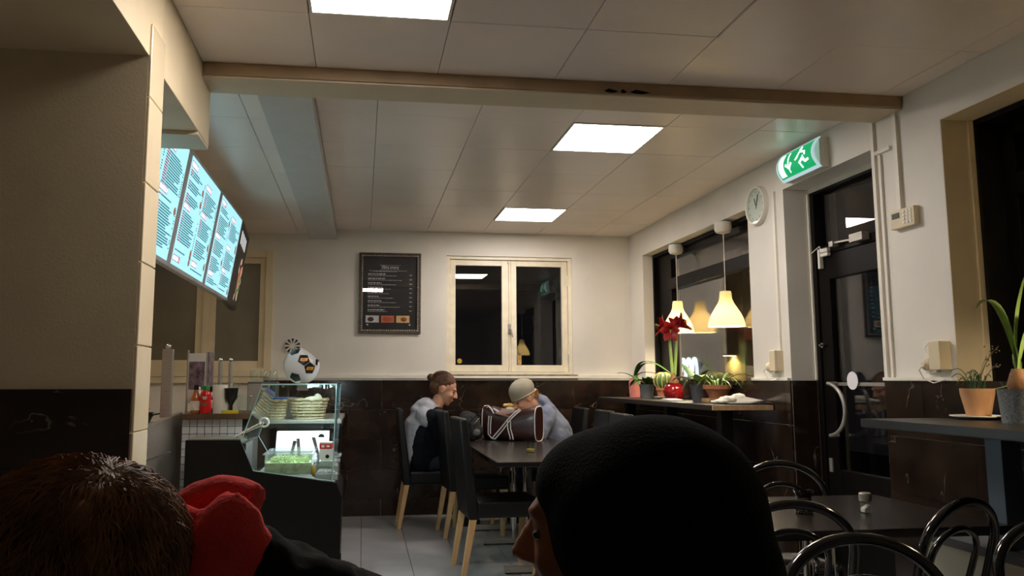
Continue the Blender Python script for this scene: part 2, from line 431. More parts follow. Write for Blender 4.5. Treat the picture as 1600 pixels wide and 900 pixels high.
part('paint_damage', cm, M['dkwood'], bm_, label='dark chipped scrape in the paint')
struct('trim_4', MB().box((-.51, 3.74, 2.583), (-.26, YB, 2.9)), mat('bulkhead_paint', s(200, 196, 190), .45, var=.04), 'boxed duct running along the ceiling', bev=.003)
so = struct('trim_5', MB().box((-3.2, -2.6, 2.325), (-.72, 2.85, 2.9)).box((-.90, 2.85, 2.325), (-.72, 3.73, 2.9)), M['wallcream'], 'deep soffit over the serving side', bev=.004)
part('header', MB().box((-.938, 3.50, 2.306), (-.722, 3.728, 2.324)).box((-.938, 3.50, 2.324), (-.90, 3.728, 2.5)), M['beam'], so, bev=.003)
# ---- LED panels
led = emit('led_diffuser', LED_COLOR, LED_STRENGTH)
for k, (x, y, z) in enumerate(LEDS):
    t = thing('ceiling_light', ['square lit ceiling panel nearest the camera, cut by the top edge', 'square lit ceiling panel in the middle beyond the beam', 'square lit ceiling panel nearest the back wall'][k], 'ceiling light', (x, y, z-.004), group='square ceiling light panels')
    h = .270; f = MB()
    for a in (-1, 1):
        f.box((a*h, -h, 0), (a*(h-.012), h, .03)); f.box((-h+.012, a*h, 0), (h-.012, a*(h-.012), .03))
    part('frame', f, M['white'], t)
    part('diffuser', MB().box((-h+.012, -h+.012, .004), (h-.012, h-.012, .02)), led, t)
kt_ = thing('ceiling_light', 'warm square ceiling panel over the kitchen, hidden behind the pier', 'ceiling light', (-1.93, 5.2, 2.622), group='square ceiling light panels')
part('frame', MB().box((-.27, -.27, -.006), (.27, .27, .0)), M['white'], kt_)
part('diffuser', MB().box((-.255, -.255, -.010), (.255, .255, -.006)), emit('kitchen_diffuser', (1, .84, .60), 11.0), kt_)
# ---- windows
def sash(parent, x0, x1, z0, z1, y, w=.055, d=.045, mk='winwhite', pane='glass'):
    mb = MB().box((x0, y, z0), (x0+w, y+d, z1)).box((x1-w, y, z0), (x1, y+d, z1)).box((x0+w, y, z0), (x1-w, y+d, z0+w*1.15)).box((x0+w, y, z1-w), (x1-w, y+d, z1))
    f = part('sash', mb, M[mk], parent, bev=.004)
    part('pane', MB().box((x0+w-.004, y+d*.5, z0+w), (x1-w+.004, y+d*.5+.005, z1-w+.004)), M[pane], f)
    return f
w1 = bpy.data.objects.new('window_1', None); COL.objects.link(w1); w1['kind'] = 'structure'; w1['label'] = 'white two-sash window in the back wall'
yb = YB+.045
part('frame', MB().box((.80, YB+.02, 1.30), (.835, YB+.2, 2.45)).box((2.01, YB+.02, 1.30), (2.045, YB+.2, 2.45)).box((.835, YB+.02, 2.42), (2.01, YB+.2, 2.45)).box((.835, YB+.02, 1.30), (2.01, YB+.2, 1.325)), M['winwhite'], w1, bev=.003)
sash(w1, .838, 1.405, 1.328, 2.418, yb); sash(w1, 1.44, 2.007, 1.328, 2.418, yb)
part('centre_post', MB().box((1.405, yb+.008, 1.328), (1.44, yb+.05, 2.418)), M['winwhite'], w1, bev=.003)
part('bolt_rod', MB().tube([(1.4225, yb-.004, 1.335), (1.4225, yb-.004, 2.41)], .006, 8).box((1.412, yb-.012, 1.33), (1.433, yb+.008, 1.36)).box((1.412, yb-.012, 2.39), (1.433, yb+.008, 2.415)), M['winwhite'], w1, smooth=40)
part('handle', MB().box((1.41, yb-.02, 1.70), (1.437, yb+.01, 1.79)).tube([(1.423, yb-.02, 1.745), (1.423, yb-.05, 1.745), (1.43, yb-.055, 1.74), (1.447, yb-.055, 1.66)], .008, 8), M['steel'], w1, smooth=40, label='small metal window handle')
for x in (.835, 2.008):
    for z in (1.50, 2.17): part('hinge', MB().lathe([(.009, 0), (.009, .10)], (x, YB+.035, z), 10), M['winwhite'], w1, smooth=40)
part('window_sill', MB().box((.75, YB-.045, 1.264), (2.08, YB+.02, 1.285)), M['white'], w1, bev=.004)
part('sill_top', MB().box((.77, YB-.03, 1.285), (2.075, YB+.03, 1.30)), mat('worn_sill', s(128, 110, 84), .8, var=.4, scale=18), w1)
part('sticker', MB().lathe([(.024, 0), (.024, .001)], (.935, yb+.018, 1.43), 16, ax='y'), mat('yellow_sticker', s(180, 150, 50), .5, var=.3, scale=40), w1, label='small round yellow sticker')
part('sticker', MB().box((1.505, yb+.019, 1.395), (1.545, yb+.021, 1.485)), mat('tan_sticker', s(176, 140, 84), .5, var=.5, scale=60), w1, label='small upright tan sticker')
w2 = bpy.data.objects.new('window_2', None); COL.objects.link(w2); w2['kind'] = 'structure'; w2['label'] = 'frosted cream-framed window behind the serving counter'
frost = mat('frosted_glass_sheet', s(116, 110, 92), .35, var=.18, scale=3)
MATS['frost2'] = frost; M['frost'] = frost
mb = MB().box((-2.15, YB-.03, 1.33), (-2.08, YB+.15, 2.46)).box((-.905, YB-.03, 1.33), (-.835, YB+.15, 2.46)).box((-2.08, YB-.03, 2.39), (-.905, YB+.15, 2.46)).box((-2.08, YB-.03, 1.33), (-.905, YB+.15, 1.36))
part('frame', mb, M['wallcream'], w2, bev=.004)
sash(w2, -2.08, -1.47, 1.36, 2.39, YB+.0, .06, .05, 'wallcream', 'frost'); sash(w2, -1.41, -.905, 1.36, 2.39, YB+.0, .055, .05, 'wallcream', 'frost')
part('centre_post', MB().box((-1.47, YB-.01, 1.36), (-1.41, YB+.06, 2.39)), M['wallcream'], w2, bev=.004)
part('window_sill', MB().box((-2.2, YB-.06, 1.28), (-.86, YB, 1.33)).box((-2.2, YB-.05, 1.22), (-.90, YB, 1.28)), M['wallcream'], w2, bev=.004)
def right_window(name, h, xf, xp, label, transom, mull, st=.09):
    y0, y1, z0, z1 = h
    o = bpy.data.objects.new(name, None); COL.objects.link(o); o['kind'] = 'structure'; o['label'] = label
    w = .05
    # dark wooden lining of the recess
    part('lining', MB().box((xf, y1-.03, z0), (xp, y1, z1)).box((xf, y0, z0), (xp, y0+.03, z1)).box((xf, y0+.03, z1-.03), (xp, y1-.03, z1)), M['dkwood'], o, bev=.003)
    part('sill_board', MB().box((XR+.0, y0, z0-.0), (xp, y1, z0+.013)), M['counter'], o)
    ys = [y0+.03]+mull+[y1-.03]
    fr = MB()
    fr.box((xp, y0, z0), (xp+.06, y0+.09, z1)).box((xp, y1-st, z0), (xp+.06, y1, z1)).box((xp, y0+.09, z1-.09), (xp+.06, y1-st, z1)).box((xp, y0+.09, z0), (xp+.06, y1-st, z0+.07))
    part('frame', fr, M['dkwood'], o, bev=.004)
    part('transom', MB().box((xp-.02, y0+.09, transom), (xp+.06, y1-st, transom+.10)), M['dkwood'], o, bev=.004)
    for m_ in mull: part('mullion', MB().box((xp-.01, m_-.035, z0+.07), (xp+.06, m_+.035, z1-.09)), M['dkwood'], o, bev=.004)
    edges = [y0+.09]+[q for m_ in mull for q in (m_-.035, m_+.035)]+[y1-st]
    for a, b in zip(edges[::2], edges[1::2]):
        part('pane', MB().box((xp+.025, a, z0+.07), (xp+.031, b, transom)), M['glass'], o)
        part('pane', MB().box((xp+.025, a, transom+.10), (xp+.031, b, z1-.09)), M['glass'], o)
    return o
right_window('window_3', W3, 2.735, 2.775, 'dark-framed window with pendant lamps on the right wall', 2.06, [], .36)
right_window('window_4', W4, 2.80, 2.93, 'dark-framed window at the right edge of the picture', 2.08, [2.2])
# cream paint inside recess of window 4 / door / window 3 linings
part('reveal', MB().box((XR+.001, W4[1]-.004, 1.245), (2.80, W4[1]+.0, W4[3])).box((XR+.001, W4[0], W4[3]-.004), (2.80, W4[1], W4[3])), M['wallcream'], wr)
part('reveal_trim', MB().box((2.775, W4[1]-.012, 1.245), (2.80, W4[1]-.004, W4[3])), M['wallcream'], wr)
# ---- door in the right wall
d1 = bpy.data.objects.new('door_1', None); COL.objects.link(d1); d1['kind'] = 'structure'; d1['label'] = 'dark wooden glazed exit door in a deep white recess'
xd = 2.82; y0, y1 = D1[0], D1[1]
part('door_frame', MB().box((xd-.01, y1-.05, 0), (xd+.1, y1, 2.45)).box((xd-.01, y0, 0), (xd+.1, y0+.05, 2.45)).box((xd-.01, y0+.05, 2.41), (xd+.1, y1-.05, 2.45)), M['dkwood'], d1, bev=.004)
part('white_trim', MB().box((xd-.022, y0, 2.425), (xd-.01, y1, 2.453)).box((xd-.022, y1-.010, 1.25), (xd-.01, y1, 2.425)), M['white'], d1)
part('transom', MB().box((xd, y0+.05, 2.02), (xd+.07, y1-.05, 2.07)), M['dkwood'], d1, bev=.004)
part('pane', MB().box((xd+.03, y0+.05, 2.07), (xd+.036, y1-.05, 2.41)), M['glass'], d1)
lf = part('door_leaf', MB().box((xd, y1-.17, .01), (xd+.05, y1-.055, 2.015)).box((xd, y0+.055, .01), (xd+.05, y0+.16, 2.015)).box((xd, y0+.16, 1.86), (xd+.05, y1-.17, 2.015)).box((xd, y0+.16, .01), (xd+.05, y1-.17, .72)), M['dkwood'], d1, bev=.005)
part('pane', MB().box((xd+.02, y0+.16, 1.20), (xd+.026, y1-.17, 1.86)), M['glass'], lf)
part('pane', MB().box((xd+.02, y0+.16, .72), (xd+.026, y1-.17, 1.20)), M['glass'], lf)
part('glazing_bar', MB().box((xd+.008, y0+.16, 1.215), (xd+.012, y1-.17, 1.235)), M['steel'], lf)
hp = arc((xd-.055, 4.50, 1.075), .155, R(-84), R(84), 18, 'yz')
hp = [(x, 4.52-(y-4.50)*1.15, z) for x, y, z in hp]
part('handle', MB().tube(hp, .011, 10).tube([hp[0], (xd, hp[0][1], hp[0][2])], .009, 8).tube([hp[-1], (xd, hp[-1][1], hp[-1][2])], .009, 8), M['steel'], lf, smooth=40, label='curved half-ring steel pull handle')
part('lock', MB().lathe([(.016, 0), (.016, .012), (.010, .02), (.0, .02)], (xd-.02, 4.60, 1.46), 16, ax='x').box((xd-.035, 4.592, 1.455), (xd-.018, 4.608, 1.465)), M['chrome'], lf, smooth=40)
part('lock', MB().box((xd-.008, 4.575, .70), (xd, 4.605, .78)), M['steel'], lf)
part('round_sticker', MB().lathe([(.052, 0), (.052, .002)], (xd-.004, 4.335, 1.245), 28, ax='x'), mat('white_sticker', s(236, 230, 232), .5, var=.02), lf, label='round white sticker')
part('closer', MB().box((xd-.05, 4.10, 2.035), (xd-.005, 4.22, 2.08)).hexa([(xd-.03, 4.22, 2.05), (xd-.015, 4.22, 2.05), (xd-.015, 4.42, 2.062), (xd-.03, 4.42, 2.062), (xd-.03, 4.22, 2.06), (xd-.015, 4.22, 2.06), (xd-.015, 4.42, 2.072), (xd-.03, 4.42, 2.072)]).box((xd-.04, 4.40, 2.045), (xd, 4.44, 2.075)), M['steel'], d1, label='door closer arm')
sn = part('alarm_contact', MB().box((xd-.035, 4.55, 1.93), (xd-.012, 4.572, 2.05)).box((xd-.035, 4.47, 2.0), (xd-.012, 4.545, 2.02)).box((xd-.035, 4.47, 2.025), (xd-.012, 4.545, 2.048)), M['white'], d1, bev=.002, label='white door alarm contact')
part('cable', MB().tube([(xd-.02, 4.56, 2.05), (xd-.02, 4.57, 2.07), (xd-.02, 4.62, 2.055), (xd-.02, 4.668, 2.04)], .003, 6), M['white'], d1)
# ================================================================== FURNITURE
# ---- upholstered dining chairs, facing local +x
def make_parsons(label, group):
    t = thing('dining_chair', label, 'chair', group=group)
    part('seat', MB().box((-.18, -.215, .37), (.25, .215, .475)), M['leather'], t, bev=.02, seg=3, smooth=50)
    P = [(-.235, -.215, .36), (-.165, -.215, .36), (-.165, .215, .36), (-.235, .215, .36), (-.295, -.205, 1.0), (-.245, -.205, 1.0), (-.245, .205, 1.0), (-.295, .205, 1.0)]
    part('backrest', MB().hexa(P), M['leather'], t, bev=.018, seg=3, smooth=50)
    for y in (-1, 1):
        a = y*.215; b = y*.172
        part('leg', MB().hexa([(.185, min(a, b)+.004, 0), (.215, min(a, b)+.004, 0), (.215, max(a, b)-.004, 0), (.185, max(a, b)-.004, 0), (.20, min(a, b), .37), (.243, min(a, b), .37), (.243, max(a, b), .37), (.20, max(a, b), .37)]), M['beech'], t, bev=.003)
        part('leg', MB().hexa([(-.285, min(a, b)+.004, 0), (-.255, min(a, b)+.004, 0), (-.255, max(a, b)-.004, 0), (-.285, max(a, b)-.004, 0), (-.228, min(a, b), .362), (-.185, min(a, b), .362), (-.185, max(a, b), .362), (-.228, max(a, b), .362)]), M['beech'], t, bev=.003)
    return t
G = 'black dining chairs at the long table'
ch = make_parsons('black dining chair that the person in the navy jacket sits on', G); ch.location = (.60, 7.16, 0)
dup(ch, (.93, 6.72, 0), R(4), 'empty black dining chair between the navy-jacketed person and the nearest chair')
dup(ch, (.915, 5.41, 0), R(3), 'black dining chair nearest the camera on the left of the long table')
dup(ch, (1.72, 7.20, 0), R(180), 'black dining chair behind the person in the blue-grey hoodie')
dup(ch, (1.73, 6.50, 0), R(180), 'empty black dining chair right of the long table, further of two')
dup(ch, (1.66, 5.85, 0), R(180), 'empty black dining chair right of the long table, nearer of two')
# ---- long table and end table
def make_table(label, loc, w, l, group=None, top='table', legs=None, h=.75):
    t = thing('dining_table', label, 'table', loc, group=group)
    part('tabletop', MB().box((-w/2, -l/2, h-.032), (w/2, l/2, h)), M[top], t, bev=.004)
    part('edge_band', MB().box((-w/2-.002, -l/2-.002, h-.026), (w/2+.002, -l/2, h-.006)), M['blackpl'], t)
    part('edge_band', MB().box((-w/2-.002, l/2, h-.026), (w/2+.002, l/2+.002, h-.006)), M['blackpl'], t)
    for y in (legs if legs is not None else [0]):
        for x in (-.045, .045): part('pedestal', MB().tube([(x, y, .03), (x, y, h-.032)], .019, 12), M['chrome'], t, smooth=40)
        part('foot_bar', MB().box((-w*.36, y-.035, .012), (w*.36, y+.035, .045)), M['steel'], t, bev=.004)
        for x in (-w*.34, w*.34): part('foot_pad', MB().lathe([(.012, 0), (.012, .014)], (x, y, 0), 8), M['blackpl'], t)
        part('top_bracket', MB().box((-w*.36, y-.025, h-.05), (w*.36, y+.025, h-.032)), M['black'], t)
    return t
make_table('long dark dining table with chrome legs, in the middle of the room', (1.225, 5.66, 0), .80, 1.50, legs=[-.36, .57])
make_table('dark dining table against the back, under the striped bag', (1.225, 6.80, 0), .80, .76, legs=[0])
# ---- bentwood chairs, facing local +y
def make_bentwood(label, group):
    t = thing('bentwood_chair', label, 'chair', group=group)
    def hoop(w0, w1, z0, zt, ys, yt, n=22):
        # sides rise from (±w0, ys, z0), swell to ±w1, close in an arch at zt
        out = []
        zm = zt-w1*.78
        for k in range(6):
            f = k/6; out.append((-(w0+(w1-w0)*math.sin(f*PI/2)), ys+(yt-ys)*((z0+(zm-z0)*f-z0)/(zt-z0)), z0+(zm-z0)*f))
        for k in range(n+1):
            a = PI-PI*k/n; z = zm+w1*.78*math.sin(a)
            out.append((w1*math.cos(a), ys+(yt-ys)*(z-z0)/(zt-z0), z))
        return out+[(-x, y, z) for x, y, z in reversed(out[:6])]
    leg = lambda sx: [(sx*.20, -.235, 0), (sx*.192, -.205, .2), (sx*.18, -.185, .40)]
    oh = hoop(.178, .192, .42, .858, -.185, -.295)
    part('back_hoop', MB().tube(leg(-1)+oh+leg(1)[::-1], .0155, 10), M['bentwood'], t, smooth=60)
    part('inner_hoop', MB().tube(hoop(.105, .120, .45, .768, -.17, -.265), .011, 10), M['bentwood'], t, smooth=60)
    part('seat', MB().lathe([(.0, .445), (.17, .44), (.19, .428), (.205, .43), (.21, .447), (.205, .465), (.19, .470), (.175, .462), (.0, .459)], (0, 0, 0), 32), M['bentwood'], t, smooth=50)
    part('seat_ring', MB().tube(arc((0, 0, .25), .165, 0, 2*PI, 28, 'xy')[:-1], .010, 8, closed=True), M['bentwood'], t, smooth=60)
    for sx in (-1, 1):
        part('leg', MB().tube([(sx*.185, .19, 0), (sx*.165, .165, .22), (sx*.145, .145, .43)], [.010, .014, .017], 10), M['bentwood'], t, smooth=60)
    return t
G2 = 'black bentwood chairs on the right'
bc = make_bentwood('black bentwood chair on the far side of the right table, by the door', G2)
bc.location = (1.86, 3.36, 0); bc.rotation_euler = (0, 0, R(158))
dup(bc, (1.43, 2.74, 0), R(-12), 'black bentwood chair tucked under the right table, left one beside the black hat')
dup(bc, (1.85, 2.70, 0), R(20), 'black bentwood chair tucked under the right table, near the salt shaker on its right')
dup(bc, (1.17, 1.62, 0), R(168), 'nearest black bentwood chair with wide hoop at the bottom edge')
dup(bc, (1.87, 1.80, 0), R(160), 'black bentwood chair cut by the bottom right corner')
t2 = make_table('dark cafe table on the right with salt shaker and glass', (1.74, 2.95, 0), 1.0, .76, legs=[0])
# ---- plinth with bar counters along the windows
pl = thing('low_plinth', 'low beige box bench along the right wall under the bar counter', 'bench', (2.47, 1.9, 0))
part('body', MB().box((-.17, -1.1, 0), (.155, 1.2, .60)), mat('beige_plinth', s(236, 222, 196), .6, var=.05, scale=4), pl)
part('top', MB().box((-.178, -1.105, .60), (.155, 1.208, .635)), mat('grey_plinth_top', s(110, 112, 114), .5, var=.1), pl, bev=.003)
M['legsteel'] = mat('blue_grey_steel_leg', s(84, 92, 102), .5, .3, var=.08)
c2 = thing('bar_counter', 'dark bar counter under the right-hand window carrying two pots', 'counter', (2.34, 2.0, 0))
part('counter_top', MB().box((-.28, -1.2, 1.055), (.285, 1.13, 1.09)), M['counter'], c2, bev=.003)
for y in (.75, -.35): part('leg', MB().box((-.005, y-.04, .636), (.075, y+.04, 1.055)), M['legsteel'], c2, bev=.003)
c1 = thing('bar_counter', 'dark bar counter under the lamp window carrying potted plants', 'counter', (2.42, 6.1, 0))
part('counter_top', MB().box((-.21, -1.2, 1.055), (.20, 1.30, 1.09)), M['counter'], c1, bev=.003)
part('raw_end', MB().box((-.208, -1.212, 1.057), (.20, -1.2, 1.088)), M['chip'], c1, label='pale raw board end')
for y in (-.95, 0, .95): part('leg', MB().box((-.05, y-.04, 0), (.03, y+.04, 1.055)), M['black'], c1, bev=.003)
# ---- serving counter block with glass display
V = thing('display_case', 'black serving counter with lit glass salad display', 'display case', (-.53, 4.6, 0))
prof = [(-.42, 0), (.42, 0), (.43, .60), (.405, .672), (.40, .682), (-.055, .752), (-.128, .92), (-.42, .922)]
L_ = .86
part('body', MB().prism([(x, z) for x, z in prof[:]], 1, 0, .03), M['black'], V, bev=.004, label='black end panel')
part('base', MB().prism([(-.10, 0), (.41, 0), (.42, .60), (.39, .655), (-.10, .70)], 1, .03, L_), M['black'], V)
part('side_cabinet', MB().box((-.41, .03, 0), (-.10, .30, .90)), M['black'], V)
part('plinth', MB().box((-.40, .01, 0), (.432, .02, .30)), M['blackpl'], V)
part('worktop', MB().box((-.415, .03, .90), (-.13, .30, .925)), M['steel'], V)
part('well_floor', MB().hexa([(-.06, .03, .70), (.385, .03, .655), (.385, L_, .655), (-.06, L_, .70), (-.06, .03, .715), (.385, .03, .668), (.385, L_, .668), (-.06, L_, .715)]), M['steel'], V)
for nm, y in (('end_glass', .012), ('end_glass', L_-.008)):
    part(nm, MB().prism([(-.135, .885), (-.055, .752), (.372, .69), (.388, 1.222), (-.02, 1.222)], 1, y, y+.006), M['clear'], V)
part('front_glass', MB().hexa([(.372, .012, .69), (.378, .012, .69), (.378, L_, .69), (.372, L_, .69), (.386, .012, 1.222), (.392, .012, 1.222), (.392, L_, 1.222), (.386, L_, 1.222)]), M['clear'], V)
part('sloped_glass', MB().hexa([(-.139, .012, .885), (-.133, .012, .885), (-.133, L_, .885), (-.139, L_, .885), (-.023, .012, 1.222), (-.017, .012, 1.222), (-.017, L_, 1.222), (-.023, L_, 1.222)]), M['clear'], V)
ge_ = mat('polished_glass_edge', s(170, 205, 205), .15, var=.1)
for y in (.015, L_-.005):
    for a, b in (((-.135, .885), (-.055, .752)), ((-.055, .752), (.372, .69)), ((.375, .69), (.390, 1.222)), ((-.02, 1.222), (.388, 1.222)), ((-.135, .885), (-.02, 1.222))):
        part('glass_edge', MB().tube([(a[0], y, a[1]), (b[0], y, b[1])], .0028, 6), ge_, V)
for x, z in ((.389, 1.222), (-.02, 1.222)): part('glass_edge', MB().tube([(x, .012, z), (x, L_, z)], .0028, 6), ge_, V)
part('top_glass', MB().box((-.025, .005, 1.222), (.395, L_+.005, 1.230)), M['clear'], V)
for y in (.02, L_-.03):
    for x in (.33, .02): part('corner_clip', MB().lathe([(.010, 0), (.010, .02)], (x, y, 1.20), 10), M['chrome'], V)
lampm = emit('case_tube', (.78, .93, 1.0), 170.0)
lf_ = part('light_tube', MB().tube([(.20, .05, 1.210), (.20, L_-.05, 1.210)], .008, 10), lampm, V)
part('light_rail', MB().box((.17, .035, 1.2185), (.23, L_-.035, 1.2215)).box((.17, .030, 1.190), (.23, .035, 1.2215)).box((.17, .035, 1.190), (.174, L_-.035, 1.2185)), M['steel'], V)
tray = [(x, y) for x in (.03, .21) for y in (.08, .40, .72)]
V.location.y = 4.6
# food pans inside the case
lettuce = mat('shredded_lettuce', s(188, 212, 146), .6, var=.4, scale=40)
def pan(label, x, y, z, w, l, h, fill, rot=0):
    t = thing('food_pan', label, 'food pan', (x, y, z), rot, group='clear pans in the display')
    mb = MB()
    e = .004
    mb.box((-w/2, -l/2, 0), (w/2, l/2, e)).box((-w/2, -l/2, e), (-w/2+e, l/2, h)).box((w/2-e, -l/2, e), (w/2, l/2, h)).box((-w/2+e, -l/2, e), (w/2-e, -l/2+e, h)).box((-w/2+e, l/2-e, e), (w/2-e, l/2, h))
    mb.box((-w/2-.012, -l/2-.012, h-.004), (-w/2, l/2+.012, h)).box((w/2, -l/2-.012, h-.004), (w/2+.012, l/2+.012, h)).box((-w/2, -l/2-.012, h-.004), (w/2, -l/2, h)).box((-w/2, l/2, h-.004), (w/2, l/2+.012, h))
    part('tub', mb, M['plasticclear'], t)
    if fill:
        fm, lvl = fill; f = MB().box((-w/2+e+.001, -l/2+e+.001, e+.001), (w/2-e-.001, l/2-e-.001, h*lvl*.7))
        for k in range(150):
            a = random.uniform(0, PI); c = (random.uniform(-w/2+.025, w/2-.025), random.uniform(-l/2+.025, l/2-.025), h*lvl*random.uniform(.55, 1.0))
            d = random.uniform(.010, .022)
            f.tube([(c[0]-d*math.cos(a), c[1]-d*math.sin(a), c[2]), (c[0], c[1], c[2]+.008), (c[0]+d*math.cos(a), c[1]+d*math.sin(a), c[2]-.002)], .0028, 4)
        o = part('contents', f, fm, t); o['kind'] = 'stuff'
    return t
pan('clear pan of shredded lettuce at the front of the display', -.40, 4.74, .722, .26, .17, .115, (lettuce, .8))
pan('clear empty pan in the front corner of the display', -.19, 4.71, .690, .13, .12, .105, (mat('pale_sauce', s(200, 206, 200), .4, var=.1, scale=20), .45))
pan('clear pan of shredded lettuce in the second row of the display', -.40, 4.97, .722, .26, .17, .115, (lettuce, .7))
pan('clear pan of pale salad further back in the display', -.19, 4.92, .692, .13, .17, .115, (mat('pale_salad', s(206, 210, 170), .5, var=.3, scale=40), .7))
t = thing('lemon_piece', 'yellow pepper wedge squeezed between the front pans', 'food', (-.262, 4.69, .705))
part('flesh', MB().ell((0, 0, .035), (.014, .02, .035)), mat('yellow_pepper', s(210, 170, 50), .4), t, smooth=60)
part('stalk', MB().tube([(0, 0, .068), (.004, 0, .082)], .004, 6), M['leaf'], t)
t = thing('milk_carton', 'small red and white carton standing on the pans in the display', 'carton', (-.195, 4.73, .797), R(-8))
part('box', MB().box((-.034, -.03, 0), (.034, .03, .062)), mat('carton_white', s(224, 222, 216), .5, var=.03), t, bev=.002)
part('red_band', MB().box((-.0345, -.0305, .062), (.0345, .0305, .092)), mat('carton_red', s(200, 34, 40), .5, var=.05), t, bev=.002)
part('lid', MB().box((-.034, -.03, .092), (.034, .03, .100)), MATS['carton_white'], t, bev=.002)
part('print', MB().box((-.022, -.0312, .070), (-.006, -.0304, .084)), MATS['carton_white'], t)
part('print', MB().box((.006, -.0312, .072), (.024, -.0304, .082)), MATS['carton_white'], t)
part('logo', MB().lathe([(.011, 0), (.011, .001), (.007, .001), (.007, 0)], (.012, -.0312, .02), 16, ax='y'), M['blackpl'], t)
t = thing('cutting_board', 'white cutting board leaning in the display', 'cutting board', (-.36, 5.16, .72))
part('board', MB().hexa([(-.17, 0, 0), (.16, 0, 0), (.16, .02, 0), (-.17, .02, 0), (-.17, .12, .205), (.16, .12, .205), (.16, .14, .205), (-.17, .14, .205)]), mat('white_plastic_board', s(228, 234, 234), .5, var=.04), t, bev=.004)
part('grip_hole', MB().lathe([(.02, -.001), (.02, .001)], (.11, .098, .168), 16, ax='y'), M['blackpl'], t)
for k, (x, y, l, tilt, lab) in enumerate(((-.42, 4.93, .13, .25, 'spoon handle standing in the lettuce, leftmost'), (-.36, 4.97, .14, -.1, 'spoon handle standing in the lettuce, middle one'), (-.235, 4.92, .15, -.3, 'spoon handle beside the red and white carton'), (-.155, 4.97, .13, .12, 'spoon handle at the right end of the display'))):
    t = thing('serving_spoon', lab, 'spoon', (x, y, .76), group='serving spoons in the display')
    part('handle', MB().hexa([(-.008, -.002, 0), (.008, -.002, 0), (.008, .002, 0), (-.008, .002, 0), (tilt*l-.011, -.002, l), (tilt*l+.011, -.002, l), (tilt*l+.011, .002, l), (tilt*l-.011, .002, l)]), M['chrome'], t, bev=.001)
    part('bowl', MB().ell((0, 0, 0), (.022, .014, .018)), M['chrome'], t, smooth=60)
t = thing('tongs', 'steel serving tongs leaning against the sloped glass', 'tongs', (-.64, 4.70, .93))
part('arm', MB().tube([(-.06, 0, .0), (.02, 0, .04), (.09, 0, .07)], .007, 8), M['chrome'], t, smooth=60)
part('arm', MB().tube([(-.06, .02, .0), (.02, .02, .045), (.09, .02, .08)], .007, 8), M['chrome'], t, smooth=60)
part('loop', MB().tube(arc((.095, .01, .08), .024, 0, 2*PI, 18, 'xz')[:-1], .006, 8, closed=True), M['white'], t, smooth=60)
# ---- ball-shaped display on top of the glass
bl = thing('ball_display', 'white and black football-shaped lighter holder on the glass case', 'ball', (-.352, 4.83, 1.2305))
br = .105; bz = .100
bmh = bmesh.new(); bmesh.ops.create_uvsphere(bmh, u_segments=40, v_segments=26, radius=br)
pn = Vector((.62, -.15, .77)).normalized()
r_ = bmesh.ops.bisect_plane(bmh, geom=bmh.verts[:]+bmh.edges[:]+bmh.faces[:], plane_co=pn*.078, plane_no=pn, clear_outer=True)
r_ = bmesh.ops.bisect_plane(bmh, geom=bmh.verts[:]+bmh.edges[:]+bmh.faces[:], plane_co=(0, 0, -.100), plane_no=(0, 0, -1), clear_outer=True)
bmesh.ops.holes_fill(bmh, edges=bmh.edges[:])
me = bpy.data.meshes.new('shell'); bmh.to_mesh(me); bmh.free(); me.materials.append(mat('white_gloss_plastic', s(228, 228, 230), .15, var=.02))
for p in me.polygons: p.use_smooth = len(p.vertices) < 5
link('shell', me, bl, (0, 0, bz))
def patch(d, ang, spin=0, sides=5):
    d = Vector(d).normalized(); u = d.cross(Vector((0, 0, 1))); u.normalize(); v = u.cross(d) * -1
    mb = MB(); rings = 5; vs = [d*(br+.0015)]; fs = []
    per = sides*3
    for q in range(1, rings+1):
        for k in range(per):
            f = k/3; i = int(f); w = f-i
            a0 = spin+2*PI*i/sides; a1 = spin+2*PI*(i+1)/sides
            px = math.cos(a0)*(1-w)+math.cos(a1)*w; py = math.sin(a0)*(1-w)+math.sin(a1)*w
            g = ang*q/rings
            vv = d+u*(math.tan(g)*px)+v*(math.tan(g)*py); vs.append(vv.normalized()*(br+.0015))
    for k in range(per): fs.append((0, 1+k, 1+(k+1) % per))
    for q in range(rings-1):
        for k in range(per): fs.append((1+q*per+k, 1+(q+1)*per+k, 1+(q+1)*per+(k+1) % per, 1+q*per+(k+1) % per))
    mb.add(vs, fs); return mb, d, u, v
org = mat('orange_logo', s(226, 150, 40), .3, var=.02)
for d, sp in (((.18, -.93, .34), PI/2), ((.50, -.84, -.14), -PI/2), ((-.36, -.45, .80), PI/2), ((-.30, -.70, -.66), 0), ((-.9, .2, .3), 0), ((.2, .9, .3), 0), ((.7, .5, -.4), 0), ((-.6, .6, -.5), 0)):
    mb, dd, u, v = patch(d, R(20), sp); p = part('patch', mb, M['blackpl'], bl, smooth=60, loc=(0, 0, bz))
    if d[1] < -.8:
        # orange lozenge with letters on the two patches that face the room
        mt = Matrix((u, v, dd)).transposed()
        if v.z < 0: mt = Matrix((-u, -v, dd)).transposed()
        eu = mt.to_euler()
        q = MB(); q.prism([(-.024, -.009), (.018, -.009), (.024, .009), (-.018, .009)], 2, 0, .0015)
        part('logo', q, org, p, loc=dd*(br+.0015), rot=eu)
        tm2 = textmesh('BIC', .014, 'logo_text', M['blackpl'], p, dd*(br+.0032)+u*(.0), eu)
for k in range(9):
    a = (k-4)*.022
    part('lighter', MB().lathe([(.006, 0), (.006, .03), (.004, .034), (.0, .034)], (.090, a*.8, .105), 8), M['blackpl'], bl, smooth=40)
